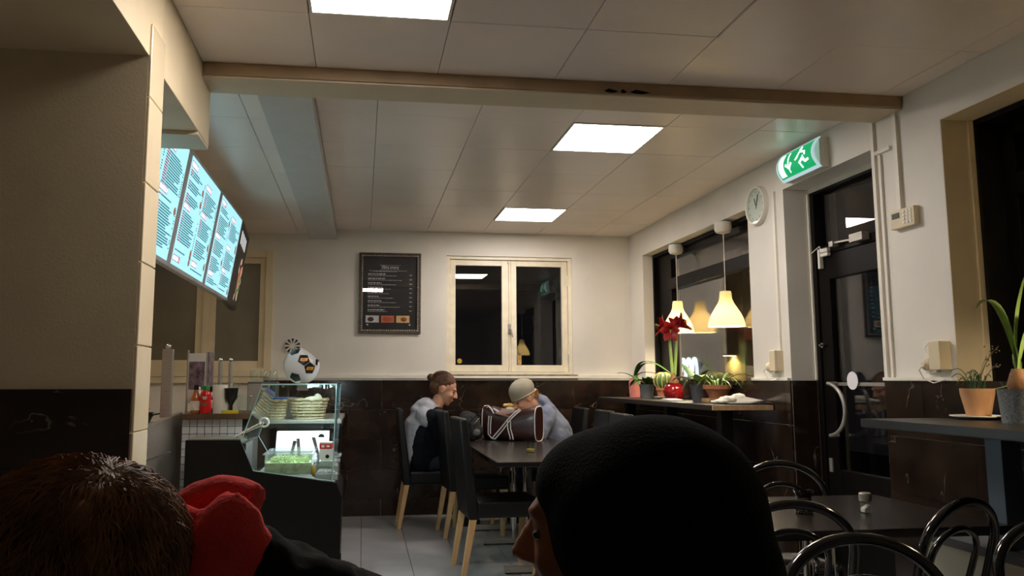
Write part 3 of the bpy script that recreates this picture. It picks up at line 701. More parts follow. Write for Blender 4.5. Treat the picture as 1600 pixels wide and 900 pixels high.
# ---- other things on the case / back counter
t = thing('steel_box', 'grey metal appliance on the back counter left of the ball', 'appliance', (-.72, 6.15, 0))
part('body', MB().box((-.12, -.0, .9855), (.09, .2, 1.235)), mat('grey_metal', s(92, 94, 96), .5, .3), t, bev=.004)
part('front_plate', MB().box((-.115, -.004, 1.0), (.085, 0, 1.22)), M['steel'], t)
for k, x in enumerate((-.80, -.728, -.656)):
    g = thing('drinking_glass', ['upturned glass on the grey appliance, leftmost', 'upturned glass on the grey appliance, middle one', 'upturned glass on the grey appliance, nearest the ball'][k], 'glass', (x, 6.2, 1.236), group='upturned glasses')
    part('bowl', MB().lathe([(.034, 0), (.036, .03), (.032, .07), (.026, .085), (.0, .087), (.0, .083), (.024, .081), (.029, .068), (.033, .03), (.031, 0)], n=18), M['clear'], g, smooth=60)
    part('rim', MB().lathe([(.0345, 0), (.0345, .002), (.031, .002)], n=18), M['clear'], g, smooth=60)
# wall roundel
t = thing('wall_vent', 'small round black and white spoked vent on the back wall', 'vent', (-.645, YB, 1.565))
part('disc', MB().lathe([(.0, -.012), (.075, -.012), (.078, 0)], n=32, ax='y'), M['white'], t, smooth=30)
for k in range(10):
    a = R(18)+2*PI*k/10; w = .16
    mb = MB().prism([(.022*math.cos(a), .022*math.sin(a)), (.07*math.cos(a-w), .07*math.sin(a-w)), (.07*math.cos(a+w), .07*math.sin(a+w))], 1, -.014, -.0115)
    part('slot', mb, M['blackpl'], t)
# ---- kitchen pass: steel end panel, shelf, tiled front
t = thing('steel_counter', 'tall brushed steel counter end beside the pier', 'counter', (-1.08, 4.25, 0))
part('side_panel', MB().hexa([(-.03, -.1, 0), (0, -.1, 0), (-.03, 1.02, 0), (-.06, 1.02, 0), (-.03, -.1, 1.0), (0, -.1, 1.0), (-.03, 1.02, 1.05), (-.06, 1.02, 1.05)]), M['steel'], t, bev=.003)
part('end_panel', MB().box((-.9, -.1, 0), (-.03, -.07, .99)), M['steel'], t)
part('post', MB().box((-.085, .66, 1.03), (-.025, .70, 1.43)), M['steel'], t, bev=.004)
part('post_knob', MB().ell((-.055, .68, 1.445), .016), M['chrome'], t, smooth=60)
part('seam', MB().box((-.0, -.10, .84), (.002, .6, .844)), M['chrome'], t)
t = thing('basin', 'red plastic basin on the steel counter', 'basin', (-1.32, 4.62, .995))
part('tub', MB().lathe([(.13, 0), (.16, .09), (.165, .095), (.155, .095), (.125, .008), (0, .008)], n=28), mat('red_plastic', s(206, 52, 34), .4, var=.05), t, smooth=40)
part('rim', MB().tube(arc((0, 0, .095), .163, 0, 2*PI, 28, 'xy')[:-1], .006, 6, closed=True), MATS['red_plastic'], t, smooth=60)
part('counter_top', MB().box((-.9, -.07, .97), (-.03, 1.0, .994)), M['steel'], bpy.data.objects['steel_counter'])
t = thing('frying_pan', 'black frying pan behind the red basin', 'pan', (-1.37, 5.02, .995))
part('bowl', MB().lathe([(.12, 0), (.15, .06), (.146, .06), (.116, .006), (0, .006)], n=28), M['blackpl'], t, smooth=40)
part('handle', MB().tube([(.14, -.02, .05), (.24, -.03, .07)], .012, 8, flat=.6), M['blackpl'], t, smooth=60)
sh = thing('pass_shelf', 'brown wooden pass shelf with sauce bottles over a tiled front', 'shelf', (-.86, 4.98, 0))
part('shelf_board', MB().box((-.19, -.06, 1.02), (.235, .5, 1.05)), mat('brown_shelf', s(92, 66, 46), .5, var=.3, scale=9, stretch=(1, 8, 1)), sh, bev=.003)
fw_ = part('front_wall', MB().box((-.19, .0, 0), (.195, .45, 1.02)), M['grout'], sh)
tmn = MB().box((-.0205, -.006, -.0205), (.0205, .0, .0205)).mesh('mosaic', mat('white_mosaic', s(214, 214, 214), .2, var=.05), bev=.002, seg=1)
for i in range(8):
    for j in range(10): link('wall_tile', tmn, fw_, (-.168+i*.0435, .0, .996-j*.0435))
def bottle(name, label, x, y, z, prof, mk, cap, lab=None, group='sauce bottles on the pass shelf', capprof=None):
    t = thing(name, label, 'bottle', (x, y, z), group=group)
    part('bottle_body', MB().lathe(prof, n=22), mk, t, smooth=50)
    zt = prof[-1][1]
    part('cap', MB().lathe(capprof or [(prof[-1][0]+.003, zt-.004), (prof[-1][0]+.003, zt+.022), (prof[-1][0]-.002, zt+.026), (0, zt+.026)], n=18), cap, t, smooth=50)
    if lab: part('label', MB().lathe(lab[0], n=22, closed_ends=False), lab[1], t, smooth=50)
    return t
amber = mat('orange_sauce', s(176, 96, 50), .2, var=.1); wl = mat('paper_label', s(214, 206, 188), .6, var=.15, scale=40)
bottle('sauce_bottle', 'orange hot sauce bottle with black cap and pale label', -.975, 4.97, 1.0505, [(.0, 0), (.027, .002), (.029, .01), (.029, .075), (.024, .098), (.013, .13), (.012, .145)], amber, M['blackpl'], ([(.0296, .02), (.0296, .075)], wl))
kt = bottle('ketchup_bottle', 'red ketchup squeeze bottle with green cap', -.915, 4.955, 1.0505, [(.0, 0), (.032, .003), (.034, .02), (.033, .055), (.030, .075), (.033, .10), (.030, .122), (.020, .136), (.018, .142)], mat('ketchup_red', s(196, 24, 26), .25, var=.08), mat('green_cap', s(24, 130, 60), .4), capprof=[(.021, .138), (.022, .158), (.020, .164), (0, .164)])
part('emblem', MB().lathe([(.012, 0), (.012, .0015)], (0, -.0345, .058), 16, ax='y'), mat('olive_emblem', s(90, 96, 30), .5, var=.5, scale=90), kt)
part('print', MB().box((-.014, -.0335, .095), (.014, -.031, .101)), wl, kt)
part('print', MB().box((-.010, -.0335, .086), (.010, -.031, .091)), wl, kt)
bottle('sauce_bottle', 'dark sauce bottle half hidden behind the ketchup', -.895, 5.02, 1.0505, [(.0, 0), (.028, .002), (.028, .085), (.02, .11), (.013, .135)], mat('dark_sauce', s(52, 34, 30), .2), M['blackpl'], ([(.0286, .03), (.0286, .08)], wl))
bottle('squeeze_bottle', 'pale plastic squeeze bottle at the back of the shelf', -.985, 5.08, 1.0505, [(.0, 0), (.03, .002), (.03, .11), (.012, .13)], mat('pale_plastic', s(206, 200, 190), .4), M['white'])
t = thing('paper_roll', 'white paper towel roll on the pass shelf', 'paper roll', (-.845, 5.02, 1.0505))
part('sheet', MB().lathe([(.045, 0), (.045, .17), (.018, .17), (.018, 0)], n=26), M['paper'], t, smooth=40)
part('core', MB().lathe([(.018, 0), (.018, .17), (.015, .17), (.015, 0)], n=18), M['chip'], t, smooth=40)
t = thing('measuring_cup', 'black goblet-shaped cup on the pass shelf', 'cup', (-.775, 4.99, 1.0505))
part('bowl', MB().lathe([(.012, .05), (.02, .065), (.036, .09), (.040, .14), (.041, .15), (.037, .15), (.034, .10), (0, .075)], n=24), M['blackpl'], t, smooth=50)
part('stem', MB().lathe([(.024, 0), (.024, .004), (.012, .012), (.011, .052), (0, .052)], n=18), M['blackpl'], t, smooth=50)
t = thing('jar', 'clear glass jar with wire clip on the pass shelf', 'jar', (-.775, 5.10, 1.0505))
part('body', MB().lathe([(.0, 0), (.04, .002), (.042, .12), (.03, .14), (.03, .15)], n=22), M['clear'], t, smooth=50)
part('lid', MB().lathe([(.032, .15), (.034, .165), (.02, .185), (0, .19)], n=22), M['clear'], t, smooth=50)
t = thing('jar', 'low wide glass bowl on the pass shelf beside the black cup', 'jar', (-.715, 5.12, 1.0505))
part('body', MB().lathe([(.0, 0), (.035, .002), (.045, .06), (.047, .1), (.043, .1), (.04, .06), (.03, .008), (0, .006)], n=22), M['clear'], t, smooth=50)
part('rim', MB().tube(arc((0, 0, .1), .045, 0, 2*PI, 22, 'xy')[:-1], .003, 6, closed=True), M['clear'], t, smooth=50)
t = thing('sponge', 'flat yellow sponge on the front of the pass shelf', 'sponge', (-.78, 4.945, 1.0505))
part('foam', MB().box((-.04, -.02, 0), (.055, .022, .014)), mat('yellow_sponge', s(220, 190, 40), .9, bump=.4, bscale=200), t, bev=.004)
part('scourer', MB().box((-.04, -.02, .014), (.055, .022, .019)), mat('scourer', s(200, 190, 60), .95), t)
t = thing('storage_tub', 'clear storage tub with blue lid behind the case', 'tub', (-.585, 5.85, .9855))
part('tub', MB().hexa([(-.10, -.10, 0), (.10, -.10, 0), (.10, .10, 0), (-.10, .10, 0), (-.115, -.115, .12), (.115, -.115, .12), (.115, .115, .12), (-.115, .115, .12)]), mat('cloudy_plastic', s(150, 154, 156), .35), t, bev=.008)
part('lid', MB().box((-.122, -.122, .12), (.122, .122, .142)), mat('blue_lid', s(48, 92, 176), .4), t, bev=.006)
# steel rods and poster stand
for k, (x, lab) in enumerate(((-.90, 'steel rod with ball top behind the bottles, left one'), (-.835, 'steel rod with ball top behind the bottles, right one'))):
    t = thing('steel_rod', lab, 'rod', (x, 5.32, 1.0505), group='steel rods behind the bottles')
    part('rod', MB().lathe([(.014, 0), (.014, .31)], n=14), M['steel'], t, smooth=40)
    part('knob', MB().ell((0, 0, .325), .014), M['chrome'], t, smooth=60)
t = thing('poster_stand', 'small printed poster in a steel stand by the bottles', 'sign', (-1.005, 5.10, 1.0505), R(6))
part('board', MB().box((-.05, .0, .06), (.06, .008, .36)), mat('pale_board', s(204, 196, 186), .5), t, bev=.002)
part('picture', MB().box((-.042, -.002, .14), (.05, .001, .31)), mat('printed_picture', s(104, 84, 90), .4, var=.8, scale=30), t)
part('foot', MB().box((-.06, -.02, 0), (.07, .05, .006)).tube([(-.05, .004, 0), (-.05, .004, .38)], .006, 8).tube([(.06, .004, 0), (.06, .004, .37)], .006, 8), M['steel'], t)
part('side_board', MB().hexa([(.066, .004, .08), (.072, .004, .08), (.092, .12, .08), (.086, .12, .08), (.066, .004, .37), (.072, .004, .37), (.092, .12, .37), (.086, .12, .37)]), MATS['printed_picture'], t)
# wicker baskets: woven from rods
wick = mat('pale_wicker', s(176, 160, 124), .7, var=.2, scale=30)
def basket(label, x, y, z, rx, ry, h):
    t = thing('wicker_basket', label, 'basket', (x, y, z), group='wicker baskets by the display')
    mb = MB(); n = 28
    for lv in range(7):
        f = lv/6; k = .78+.22*f
        mb2 = [(rx*k*math.cos(2*PI*i/n)*(1+.025*(-1)**(i+lv)), ry*k*math.sin(2*PI*i/n)*(1+.025*(-1)**(i+lv)), .006+h*f) for i in range(n)]
        mb.tube(mb2, .007, 5, closed=True)
    part('weave', mb, wick, t, smooth=60)
    mb = MB()
    for i in range(n//2):
        a = 4*PI*i/n; mb.tube([(rx*.78*math.cos(a), ry*.78*math.sin(a), 0), (rx*math.cos(a), ry*math.sin(a), h)], .004, 5)
    part('stakes', mb, wick, t)
    part('bottom', MB().lathe([(0, 0), (1, 0), (1, .006), (0, .006)], n=24), wick, t).scale = (rx*.8, ry*.8, 1)
    part('rim', MB().tube([(rx*1.02*math.cos(2*PI*i/n), ry*1.02*math.sin(2*PI*i/n), h+.01+.004*math.sin(i*2.2)) for i in range(n)], .010, 6, closed=True), wick, t, smooth=60)
    return t
basket('oval wicker basket seen through the glass display', -.36, 5.62, .986, .13, .10, .12)
basket('wicker basket at the left behind the sloped glass', -.585, 5.62, .986, .085, .10, .11)
t = thing('back_bench', 'dark back bench carrying the baskets behind the display', 'counter', (-.45, 5.98, 0))
part('body', MB().box((-.40, 0, 0), (.30, .55, .96)).box((-.30, -.48, .93), (.32, 0, .96)), M['black'], t)
part('top', MB().box((-.40, 0, .96), (.32, .56, .985)).box((-.30, -.48, .96), (.32, 0, .985)), M['steel'], t, bev=.003)
t = thing('folded_cloth', 'crumpled white cloth in the basket', 'cloth', (-.34, 5.62, 1.05))
blob('cloth', MB().ell((-.02, 0, .02), (.06, .05, .05)).ell((.04, .02, .055), (.035, .04, .05)).ell((.0, -.02, .06), (.05, .03, .03)), M['paper'], t, .008, 3, (.015, .04))
# ---- menu screens
scr_w = .94
def screen(label, loc, rot, w, h, kind, seed):
    rnd = random.Random(seed)
    t = thing('menu_screen', label, 'screen', loc, group='menu screens over the counter'); t.rotation_euler = rot
    # local: u along +y, v along +z (tilted), face +x
    part('casing', MB().box((-.05, 0, 0), (0, w, h)), M['blackpl'] if kind == 'photo' else mat('grey_bezel', s(186, 186, 190), .4, 0), t, bev=.003)
    b = .022
    if kind == 'photo':
        part('display', MB().box((0, b, b), (.002, w-b, h-b)), emit('photo_screen', (.02, .016, .014), .6), t)
        pic = MB(); mm = [emit('food_red', (.40, .10, .05), .7), emit('food_cream', (.55, .42, .28), .7), emit('food_green', (.12, .2, .06), .6), emit('scr_text_w', (.6, .6, .6), .8)]
        for k in range(26):
            v = rnd.uniform(.12, .62)*h; u = w*(.30+.25*math.sin(v/h*5)+rnd.uniform(-.15, .2)); r1 = rnd.uniform(.02, .05)
            pic.lathe([(r1, .002+.0002*k), (r1, .0022+.0002*k)], (0, max(.1, min(w-.1, u+.15)), v), 10, rnd.randrange(3), 'x')
        for k in range(4): pic.box((.002, .12+.14*k, h*.74), (.0025, .22+.14*k, h*.90), 3)
        part('picture', pic, mm, t)
        part('edge_strip', MB().box((-.05, w, 0), (.002, w+.012, h)), M['chrome'], t)
        return t
    b2 = .045
    part('display', MB().box((0, b2, b), (.002, w-b2, h-b)), emit('cyan_screen', (.36, .74, .82), 1.0), t)
    pr_ = MB(); mm = [emit('scr_dark', (.03, .15, .19), 1.0), emit('scr_red', (.28, .06, .13), 1.0), emit('scr_white', (.75, .82, .9), 1.3), emit('scr_food', (.3, .14, .1), .7), emit('scr_line', (.3, .62, .70), 1.2)]
    x0 = .002; x1 = .0026
    def q(u0, u1, v0, v1, m_): pr_.box((x0, u0, v0), (x1, u1, v1), m_)
    q(w*.505, w*.509, .04, h-.05, 4)
    for c, (ua, ub) in enumerate(((.065, w*.49), (w*.53, w-.06))):
        v = h-.045-(.03 if c else 0)
        nxt = rnd.randrange(10, 18); k = 0
        while v > .05:
            if k == nxt or (k == 0 and c == 0) or (c == 1 and k == 0):
                q(ua-.01, ua+.15, v-.032, v+.002, 1); q(ua-.006, ua+.112, v-.028, v-.002, 2); q(ua+.118, ua+.145, v-.028, v-.002, 2)
                for e in range(4): q(ua+.004+e*.026, ua+.020+e*.026, v-.023, v-.008, 4)
                v -= .046; nxt = k+rnd.randrange(10, 20)
            elif rnd.random() < .06:
                pr_.lathe([(.022, x0), (.022, x1)], (0, ub-.03, v-.015), 14, 3, 'x'); v -= .02
            else:
                e = ua+rnd.uniform(.035, .07); q(ua, e, v-.0075, v, 1 if rnd.random() < .75 else 0)
                q(e+.008, min(ub-.03, e+rnd.uniform(.16, .30)), v-.0075, v, 0)
                if rnd.random() < .7: q(ub-.018, ub, v-.0065, v, 0)
                v -= .0132
            k += 1
    po = part('print', pr_, mm, t); po['kind'] = 'stuff'
    return t
tilt = math.atan2(.10, .635); hh = .643
# local +z leans towards +x going up (bottom edge sits further from the room)
for k, y in enumerate((3.385, 4.33, 5.275)):
    screen(['bright cyan menu screen, partly hidden by the pier', 'bright cyan menu screen, middle of the three', 'bright cyan menu screen, furthest of the three'][k], (-1.02, y, 1.843), (0, tilt, 0), scr_w, hh, 'menu', 11+k)
screen('dark screen with a food photo at the end of the menu row', (-1.025, 6.225, 1.843), (0, tilt, R(4.6)), .86, .643, 'photo', 5)
rail = thing('screen_rail', 'grey steel rail carrying the menu screens', 'rail', (-1.02, 4.2, 1.843))
part('rail', MB().box((-.14, -.72, .30), (-.09, 2.6, .36)), M['steel'], rail)
for y in (-.35, .6, 1.55, 2.35): part('bracket', MB().box((-.09, y-.03, .27), (.004 if y < 2 else -.03, y+.03, .39)), M['steel'], rail)
for y in (0, 1.2, 2.3): part('hanger', MB().box((-.125, y-.02, .30), (-.095, y+.02, .785)), M['steel'], rail)
# ---- framed menu on the back wall
fm = thing('framed_menu', 'dark framed menu poster with three food photos on the back wall', 'picture', (.255, YB, 1.685))
W2, H2 = .59, .775
bronze = mat('bronze_frame', s(96, 84, 72), .35, .7, var=.35, scale=40, bump=.2, bscale=90)
f = MB()
def rect_ring(mb, w0, h0, w1, h1, ya, yb_):
    for sx in (-1, 1):
        a, b = sorted((sx*w0/2, sx*w1/2)); mb.prism([(a, H2/2-h0/2 if sx*w0/2 == a else H2/2-h1/2), (b, H2/2-h1/2 if sx*w0/2 == a else H2/2-h0/2), (b, H2/2+h1/2 if sx*w0/2 == a else H2/2+h0/2), (a, H2/2+h0/2 if sx*w0/2 == a else H2/2+h1/2)], 1, ya, yb_)
    for sz in (-1, 1):
        zo, zi = H2/2+sz*h0/2, H2/2+sz*h1/2; mb.prism([(-w0/2, zo), (w0/2, zo), (w1/2, zi), (-w1/2, zi)], 1, ya, yb_)
rect_ring(f, W2, H2, W2-.075, H2-.075, -.028, 0)
part('frame', f, bronze, fm, bev=.004)
bd = MB(); n = 34
for k in range(n):
    for sx in (-1, 1): bd.ell((sx*(W2/2-.030), -.029, .03+k*(H2-.06)/(n-1)), (.007, .005, .009), nu=6, nv=4)
for k in range(24):
    for z in (.03, H2-.03): bd.ell((-W2/2+.04+k*(W2-.08)/23, -.029, z), (.009, .005, .007), nu=6, nv=4)
part('beading', bd, M['steel'], fm, smooth=60)
part('print_sheet', MB().box((-W2/2+.03, -.012, .03), (W2/2-.03, -.004, H2-.03)), mat('black_print', s(26, 24, 26), .5, var=.1), fm)
tx = MB(); rnd = random.Random(3)
def words(x0, x1, z, h):
    x = x0
    while x < x1:
        w = rnd.uniform(.012, .035); tx.box((x, -.0132, z), (min(x+w, x1), -.012, z+h)); x += w+.006
words(-.10, .10, .655, .003); words(-.09, .09, .618, .003); words(-.20, .16, .60, .004); words(-.17, .07, .592, .003)
for k in range(9):
    z = .565-k*.043
    words(-.21, -.21+rnd.uniform(.10, .17), z, .010); words(-.21, -.21+rnd.uniform(.16, .34), z-.013, .004)
    tx.box((.185, -.0132, z-.006), (.21, -.012, z))
for x in (-.21, .19): tx.lathe([(.009, -.0132), (.009, -.012)], (x, 0, .085), 10, 0, 'y')
po = part('print', tx, mat('grey_lettering', s(205, 203, 200), .6), fm)
textmesh('Våra meny', .038, 'title', mat('white_lettering', s(240, 238, 234), .6), fm, (0, -.0125, .638), (PI/2, 0, 0))
ph = [('food_photo', s(206, 204, 200), s(66, 44, 36)), ('food_photo', s(190, 104, 70), s(176, 76, 44)), ('food_photo', s(214, 180, 120), s(150, 70, 36))]
for k, (nm, c1_, c2_) in enumerate(ph):
    x = -.165+k*.145
    p = part(nm, MB().box((x-.063, -.0135, .105), (x+.063, -.012, .172)), mat('photo_ground_%d' % k, c1_, .4, var=.15, scale=30), fm, bev=.0005)
    part('dish', MB().ell((x-.015+.012*k, -.0135, .136), (.03+.012*(k == 1), .0015, .022), nu=14, nv=8), mat('photo_food_%d' % k, c2_, .4, var=.4, scale=50), p, smooth=60)
part('cover_glass', MB().box((-W2/2+.037, -.018, .037), (W2/2-.037, -.0155, H2-.037)), M['glass'], fm)
# ---- exit sign
ex = thing('exit_sign', 'green lit emergency exit sign over the door', 'exit sign', (XR, 4.36, 2.462))
grn = emit('exit_green', (.0, .30, .10), 1.0); exw = emit('exit_white', (.80, 1.0, .95), 1.5)
part('housing', MB().box((-.060, -.20, .0), (0, .20, .175)).lathe([(.012, 0), (.012, -.006)], (-.045, -.20, .09), 12, 0, 'y'), M['white'], ex, bev=.008)
hf = .42
# bowed front: arc profile in xz running along y
def bow(z): return -.060-.045*(1-((z-.0875)/.0875)**2)
def bowed(u0, u1, z0, z1, off, mi, mb, n=8):
    for k in range(n):
        a, b = z0+(z1-z0)*k/n, z0+(z1-z0)*(k+1)/n
        mb.hexa([(bow(a)-off, u0, a), (bow(a)+.01, u0, a), (bow(a)+.01, u1, a), (bow(a)-off, u1, a), (bow(b)-off, u0, b), (bow(b)+.01, u0, b), (bow(b)+.01, u1, b), (bow(b)-off, u1, b)], mi)
mb = MB(); bowed(-.205, .205, .0, .175, 0, 0, mb); part('lens', mb, emit('exit_rim', (.45, .62, .66), .7), ex)
mb = MB(); bowed(-.185, .185, .013, .162, .0015, 0, mb); part('green_field', mb, grn, ex)
def bpoly(mb, pts, off=.003):
    # pts in (u right along -y as seen from the room... u = +left), z ; extruded along the bow
    vs = [(bow(z)-off, u, z) for u, z in pts]; n = len(vs)
    vs += [(bow(z)+.002, u, z) for u, z in pts]
    mb.add(vs, [tuple(range(n)), tuple(range(2*n-1, n-1, -1))]+[(i, (i+1) % n, (i+1) % n+n, i+n) for i in range(n)])
mb = MB(); bowed(.118, .172, .022, .153, .003, 0, mb)          # white door
part('door_symbol', mb, exw, ex)
mb = MB()
for k in range(6): bpoly(mb, [(.068, .060+.015*k), (.056, .060+.015*k), (.056, .075+.015*k), (.068, .075+.015*k)])
bpoly(mb, [(.100, .078), (.088, .090), (.062, .055), (.062, .028)]); bpoly(mb, [(.024, .078), (.036, .090), (.062, .055), (.062, .028)])
part('arrow_symbol', mb, exw, ex)
mb = MB()
bpoly(mb, [(-.062+.014*math.cos(a), .142+.013*math.sin(a)) for a in [2*PI*k/10 for k in range(10)]])
bpoly(mb, [(-.05, .128), (-.085, .126), (-.105, .085), (-.08, .075)])
bpoly(mb, [(-.05, .128), (-.03, .10), (-.012, .088), (-.018, .082), (-.042, .09), (-.06, .115)])
bpoly(mb, [(-.085, .126), (-.12, .118), (-.125, .092), (-.115, .092), (-.108, .108), (-.088, .112)])
bpoly(mb, [(-.08, .075), (-.105, .085), (-.12, .062), (-.15, .066), (-.152, .054), (-.112, .048)])
bpoly(mb, [(-.08, .080), (-.095, .07), (-.066, .058), (-.076, .028), (-.062, .026), (-.048, .062)])
part('runner_symbol', mb, exw, ex)
# ---- clock
ck = thing('wall_clock', 'round white wall clock between window and exit sign', 'clock', (XR, 4.995, 2.415))
part('rim', MB().lathe([(.0, -.02), (.112, -.02), (.118, -.035), (.128, -.035), (.133, -.02), (.133, 0)], n=40, ax='x'), M['white'], ck, smooth=40)
part('face', MB().lathe([(.0, -.022), (.111, -.022), (.111, -.02)], n=40, ax='x'), mat('clock_face', s(222, 220, 210), .4, var=.02), ck)
hm = MB().hexa([(-.026, .004, -.02), (-.024, .004, -.02), (-.024, -.004, -.02), (-.026, -.004, -.02), (-.026, -.028, .075), (-.024, -.028, .075), (-.024, -.036, .073), (-.026, -.036, .073)])
part('hand', hm, M['blackpl'], ck)
part('hand', MB().hexa([(-.026, .005, 0), (-.024, .005, 0), (-.024, -.005, 0), (-.026, -.005, 0), (-.026, .022, .05), (-.024, .022, .05), (-.024, .014, .052), (-.026, .014, .052)]), M['blackpl'], ck)
tk = MB()
for k in range(12):
    a = 2*PI*k/12; tk.box((-.0235, .094*math.cos(a)-.003, .094*math.sin(a)-.006), (-.0225, .094*math.cos(a)+.003, .094*math.sin(a)+.006))
part('hour_marks', tk, M['blackpl'], ck)
part('cover_glass', MB().lathe([(.0, -.034), (.117, -.034), (.117, -.032)], n=40, ax='x'), M['clear'], ck)
# ---- cable ducts, keypad, sockets
dk = thing('cable_duct', 'white cable duct running up the right side of the door', 'duct', (XR, 3.755, 1.262))
part('duct', MB().box((-.016, -.012, 0), (0, .012, 1.32)), M['white'], dk); part('branch', MB().box((-.014, -.13, 1.145), (0, -.012, 1.165)), M['white'], dk)
part('duct_shoulder', MB().box((-.012, -.052, 0), (0, -.034, 1.14)), M['white'], dk)
dk = thing('cable_duct', 'white cable duct dropping from the beam to the alarm keypad', 'duct', (XR, 3.575, 2.05))
part('duct', MB().box((-.018, -.014, 0), (0, .014, .53)), M['white'], dk); part('cap', MB().box((-.02, -.016, .52), (0, .016, .533)), M['white'], dk)
dk = thing('cable_duct', 'white cable duct from the exit sign down to the socket', 'duct', (XR, 4.79, 1.262))
part('duct', MB().box((-.014, -.012, 0), (0, .012, 1.19)), M['white'], dk); part('clip', MB().box((-.017, -.015, 1.18), (0, .015, 1.20)), M['white'], dk)
kp = thing('alarm_keypad', 'beige alarm keypad with small screen right of the door', 'keypad', (XR, 3.54, 2.035))
part('case', MB().box((-.032, -.088, -.045), (0, .085, .048)), M['wallcream'], kp, bev=.006)
part('display', MB().box((-.034, .015, .005), (-.031, .07, .032)), mat('lcd', s(70, 78, 70), .3), kp)
kk = MB()
for i in range(3):
    for j in range(4): part('key', MB().box((-.0355, -.072+i*.024, -.03+j*.018), (-.0315, -.056+i*.024, -.018+j*.018)), M['white'], kp)
def socket(label, y, z):
    t = thing('wall_socket', label, 'socket', (XR, y, z), group='double sockets on the window wall')
    part('plate', MB().box((-.022, .0, -.075), (0, .075, .075)), M['white'], t, bev=.006)
    part('outlet', MB().lathe([(.030, -.016), (.030, -.024), (.024, -.024), (.022, -.017), (0, -.017)], (0, .04, .035), 20, 0, 'x'), M['white'], t, smooth=40)
    part('transformer', MB().box((-.06, -.075, -.06), (0, -.004, .07)), M['wallcream'], t, bev=.006)
    part('plug', MB().lathe([(.028, -.017), (.028, -.045), (.012, -.06), (0, -.06)], (0, .04, -.035), 16, 0, 'x'), M['wallcream'], t, smooth=40)
    part('cable', MB().tube([(-.055, .04, -.035), (-.065, .06, -.06), (-.05, .05, -.10), (-.04, .0, -.12), (-.03, -.06, -.105)], .003, 6), M['white'], t, smooth=60)
    return t
socket('white wall socket with plug left of the door', 4.845, 1.365)
socket('white wall socket with transformer left of the right window', 3.385, 1.355)
# ---- pendant lamps in the window recess
shade_m = bpy.data.materials.new('lamp_shade'); shade_m.use_nodes = True
nt = shade_m.node_tree; nt.nodes.remove(nt.nodes['Principled BSDF'])
tl = nt.nodes.new('ShaderNodeBsdfTranslucent'); df = nt.nodes.new('ShaderNodeBsdfDiffuse'); mx = nt.nodes.new('ShaderNodeMixShader')
tl.inputs[0].default_value = (.95, .86, .62, 1); df.inputs[0].default_value = (.85, .80, .66, 1); mx.inputs[0].default_value = .45
nt.links.new(tl.outputs[0], mx.inputs[1]); nt.links.new(df.outputs[0], mx.inputs[2]); nt.links.new(mx.outputs[0], nt.nodes['Material Output'].inputs['Surface'])
def pendant(label, x, y, ztop, zshade, zbot):
    t = thing('pendant_lamp', label, 'pendant lamp', (x, y, ztop), group='bell-shaped pendant lamps')
    part('canopy', MB().lathe([(.0, -.003), (.03, -.003), (.062, -.012), (.064, -.065), (.05, -.088), (.015, -.098), (0, -.098)], n=24), M['white'], t, smooth=40)
    part('hook', MB().tube([(0, 0, 0), (.012, 0, .0), (.02, 0, -.01)], .006, 6), M['blackpl'], t)
    zs_, zb = zshade-ztop, zbot-ztop; H_ = zs_-zb
    part('cord', MB().tube([(0, 0, -.095), (0, 0, zs_)], .0035, 6), M['white'], t)
    pr2 = [(.040, zs_), (.043, zs_-.02), (.046, zs_-H_*.22), (.056, zs_-H_*.33), (.080, zs_-H_*.48), (.105, zs_-H_*.64), (.122, zs_-H_*.80), (.131, zs_-H_*.93), (.133, zb)]
    inn = [(r-.003, z) for r, z in reversed(pr2)]
    part('shade', MB().lathe(pr2+inn+[(0.0, zs_-.004), ], n=36, closed_ends=False), shade_m, t, smooth=60)
    part('bulb', MB().ell((0, 0, zs_-H_*.60), (.026, .026, .034)), emit('bulb_glow', (1, .80, .48), 30), t, smooth=60)
    part('lamp_holder', MB().lathe([(.018, zs_-.004), (.018, zs_-H_*.45), (0, zs_-H_*.45)], n=12), M['white'], t, smooth=40)
    ld = bpy.data.lights.new('bulb_light', 'POINT'); ld.energy = 24; ld.color = (1, .84, .58); ld.shadow_soft_size = .04
    lo = bpy.data.objects.new('bulb_light', ld); COL.objects.link(lo); lo.parent = t; lo.location = (0, 0, zs_-H_*.80)
    return t
pendant('lit bell pendant lamp in the window, behind the red flowers', 2.70, 6.60, 2.43, 1.925, 1.655)
pendant('lit bell pendant lamp in the window, nearer one', 2.66, 5.59, 2.43, 1.90, 1.640)
pendant('lit bell pendant lamp over the right-hand counter, outside the picture', 2.66, 2.20, 2.45, 1.92, 1.66)
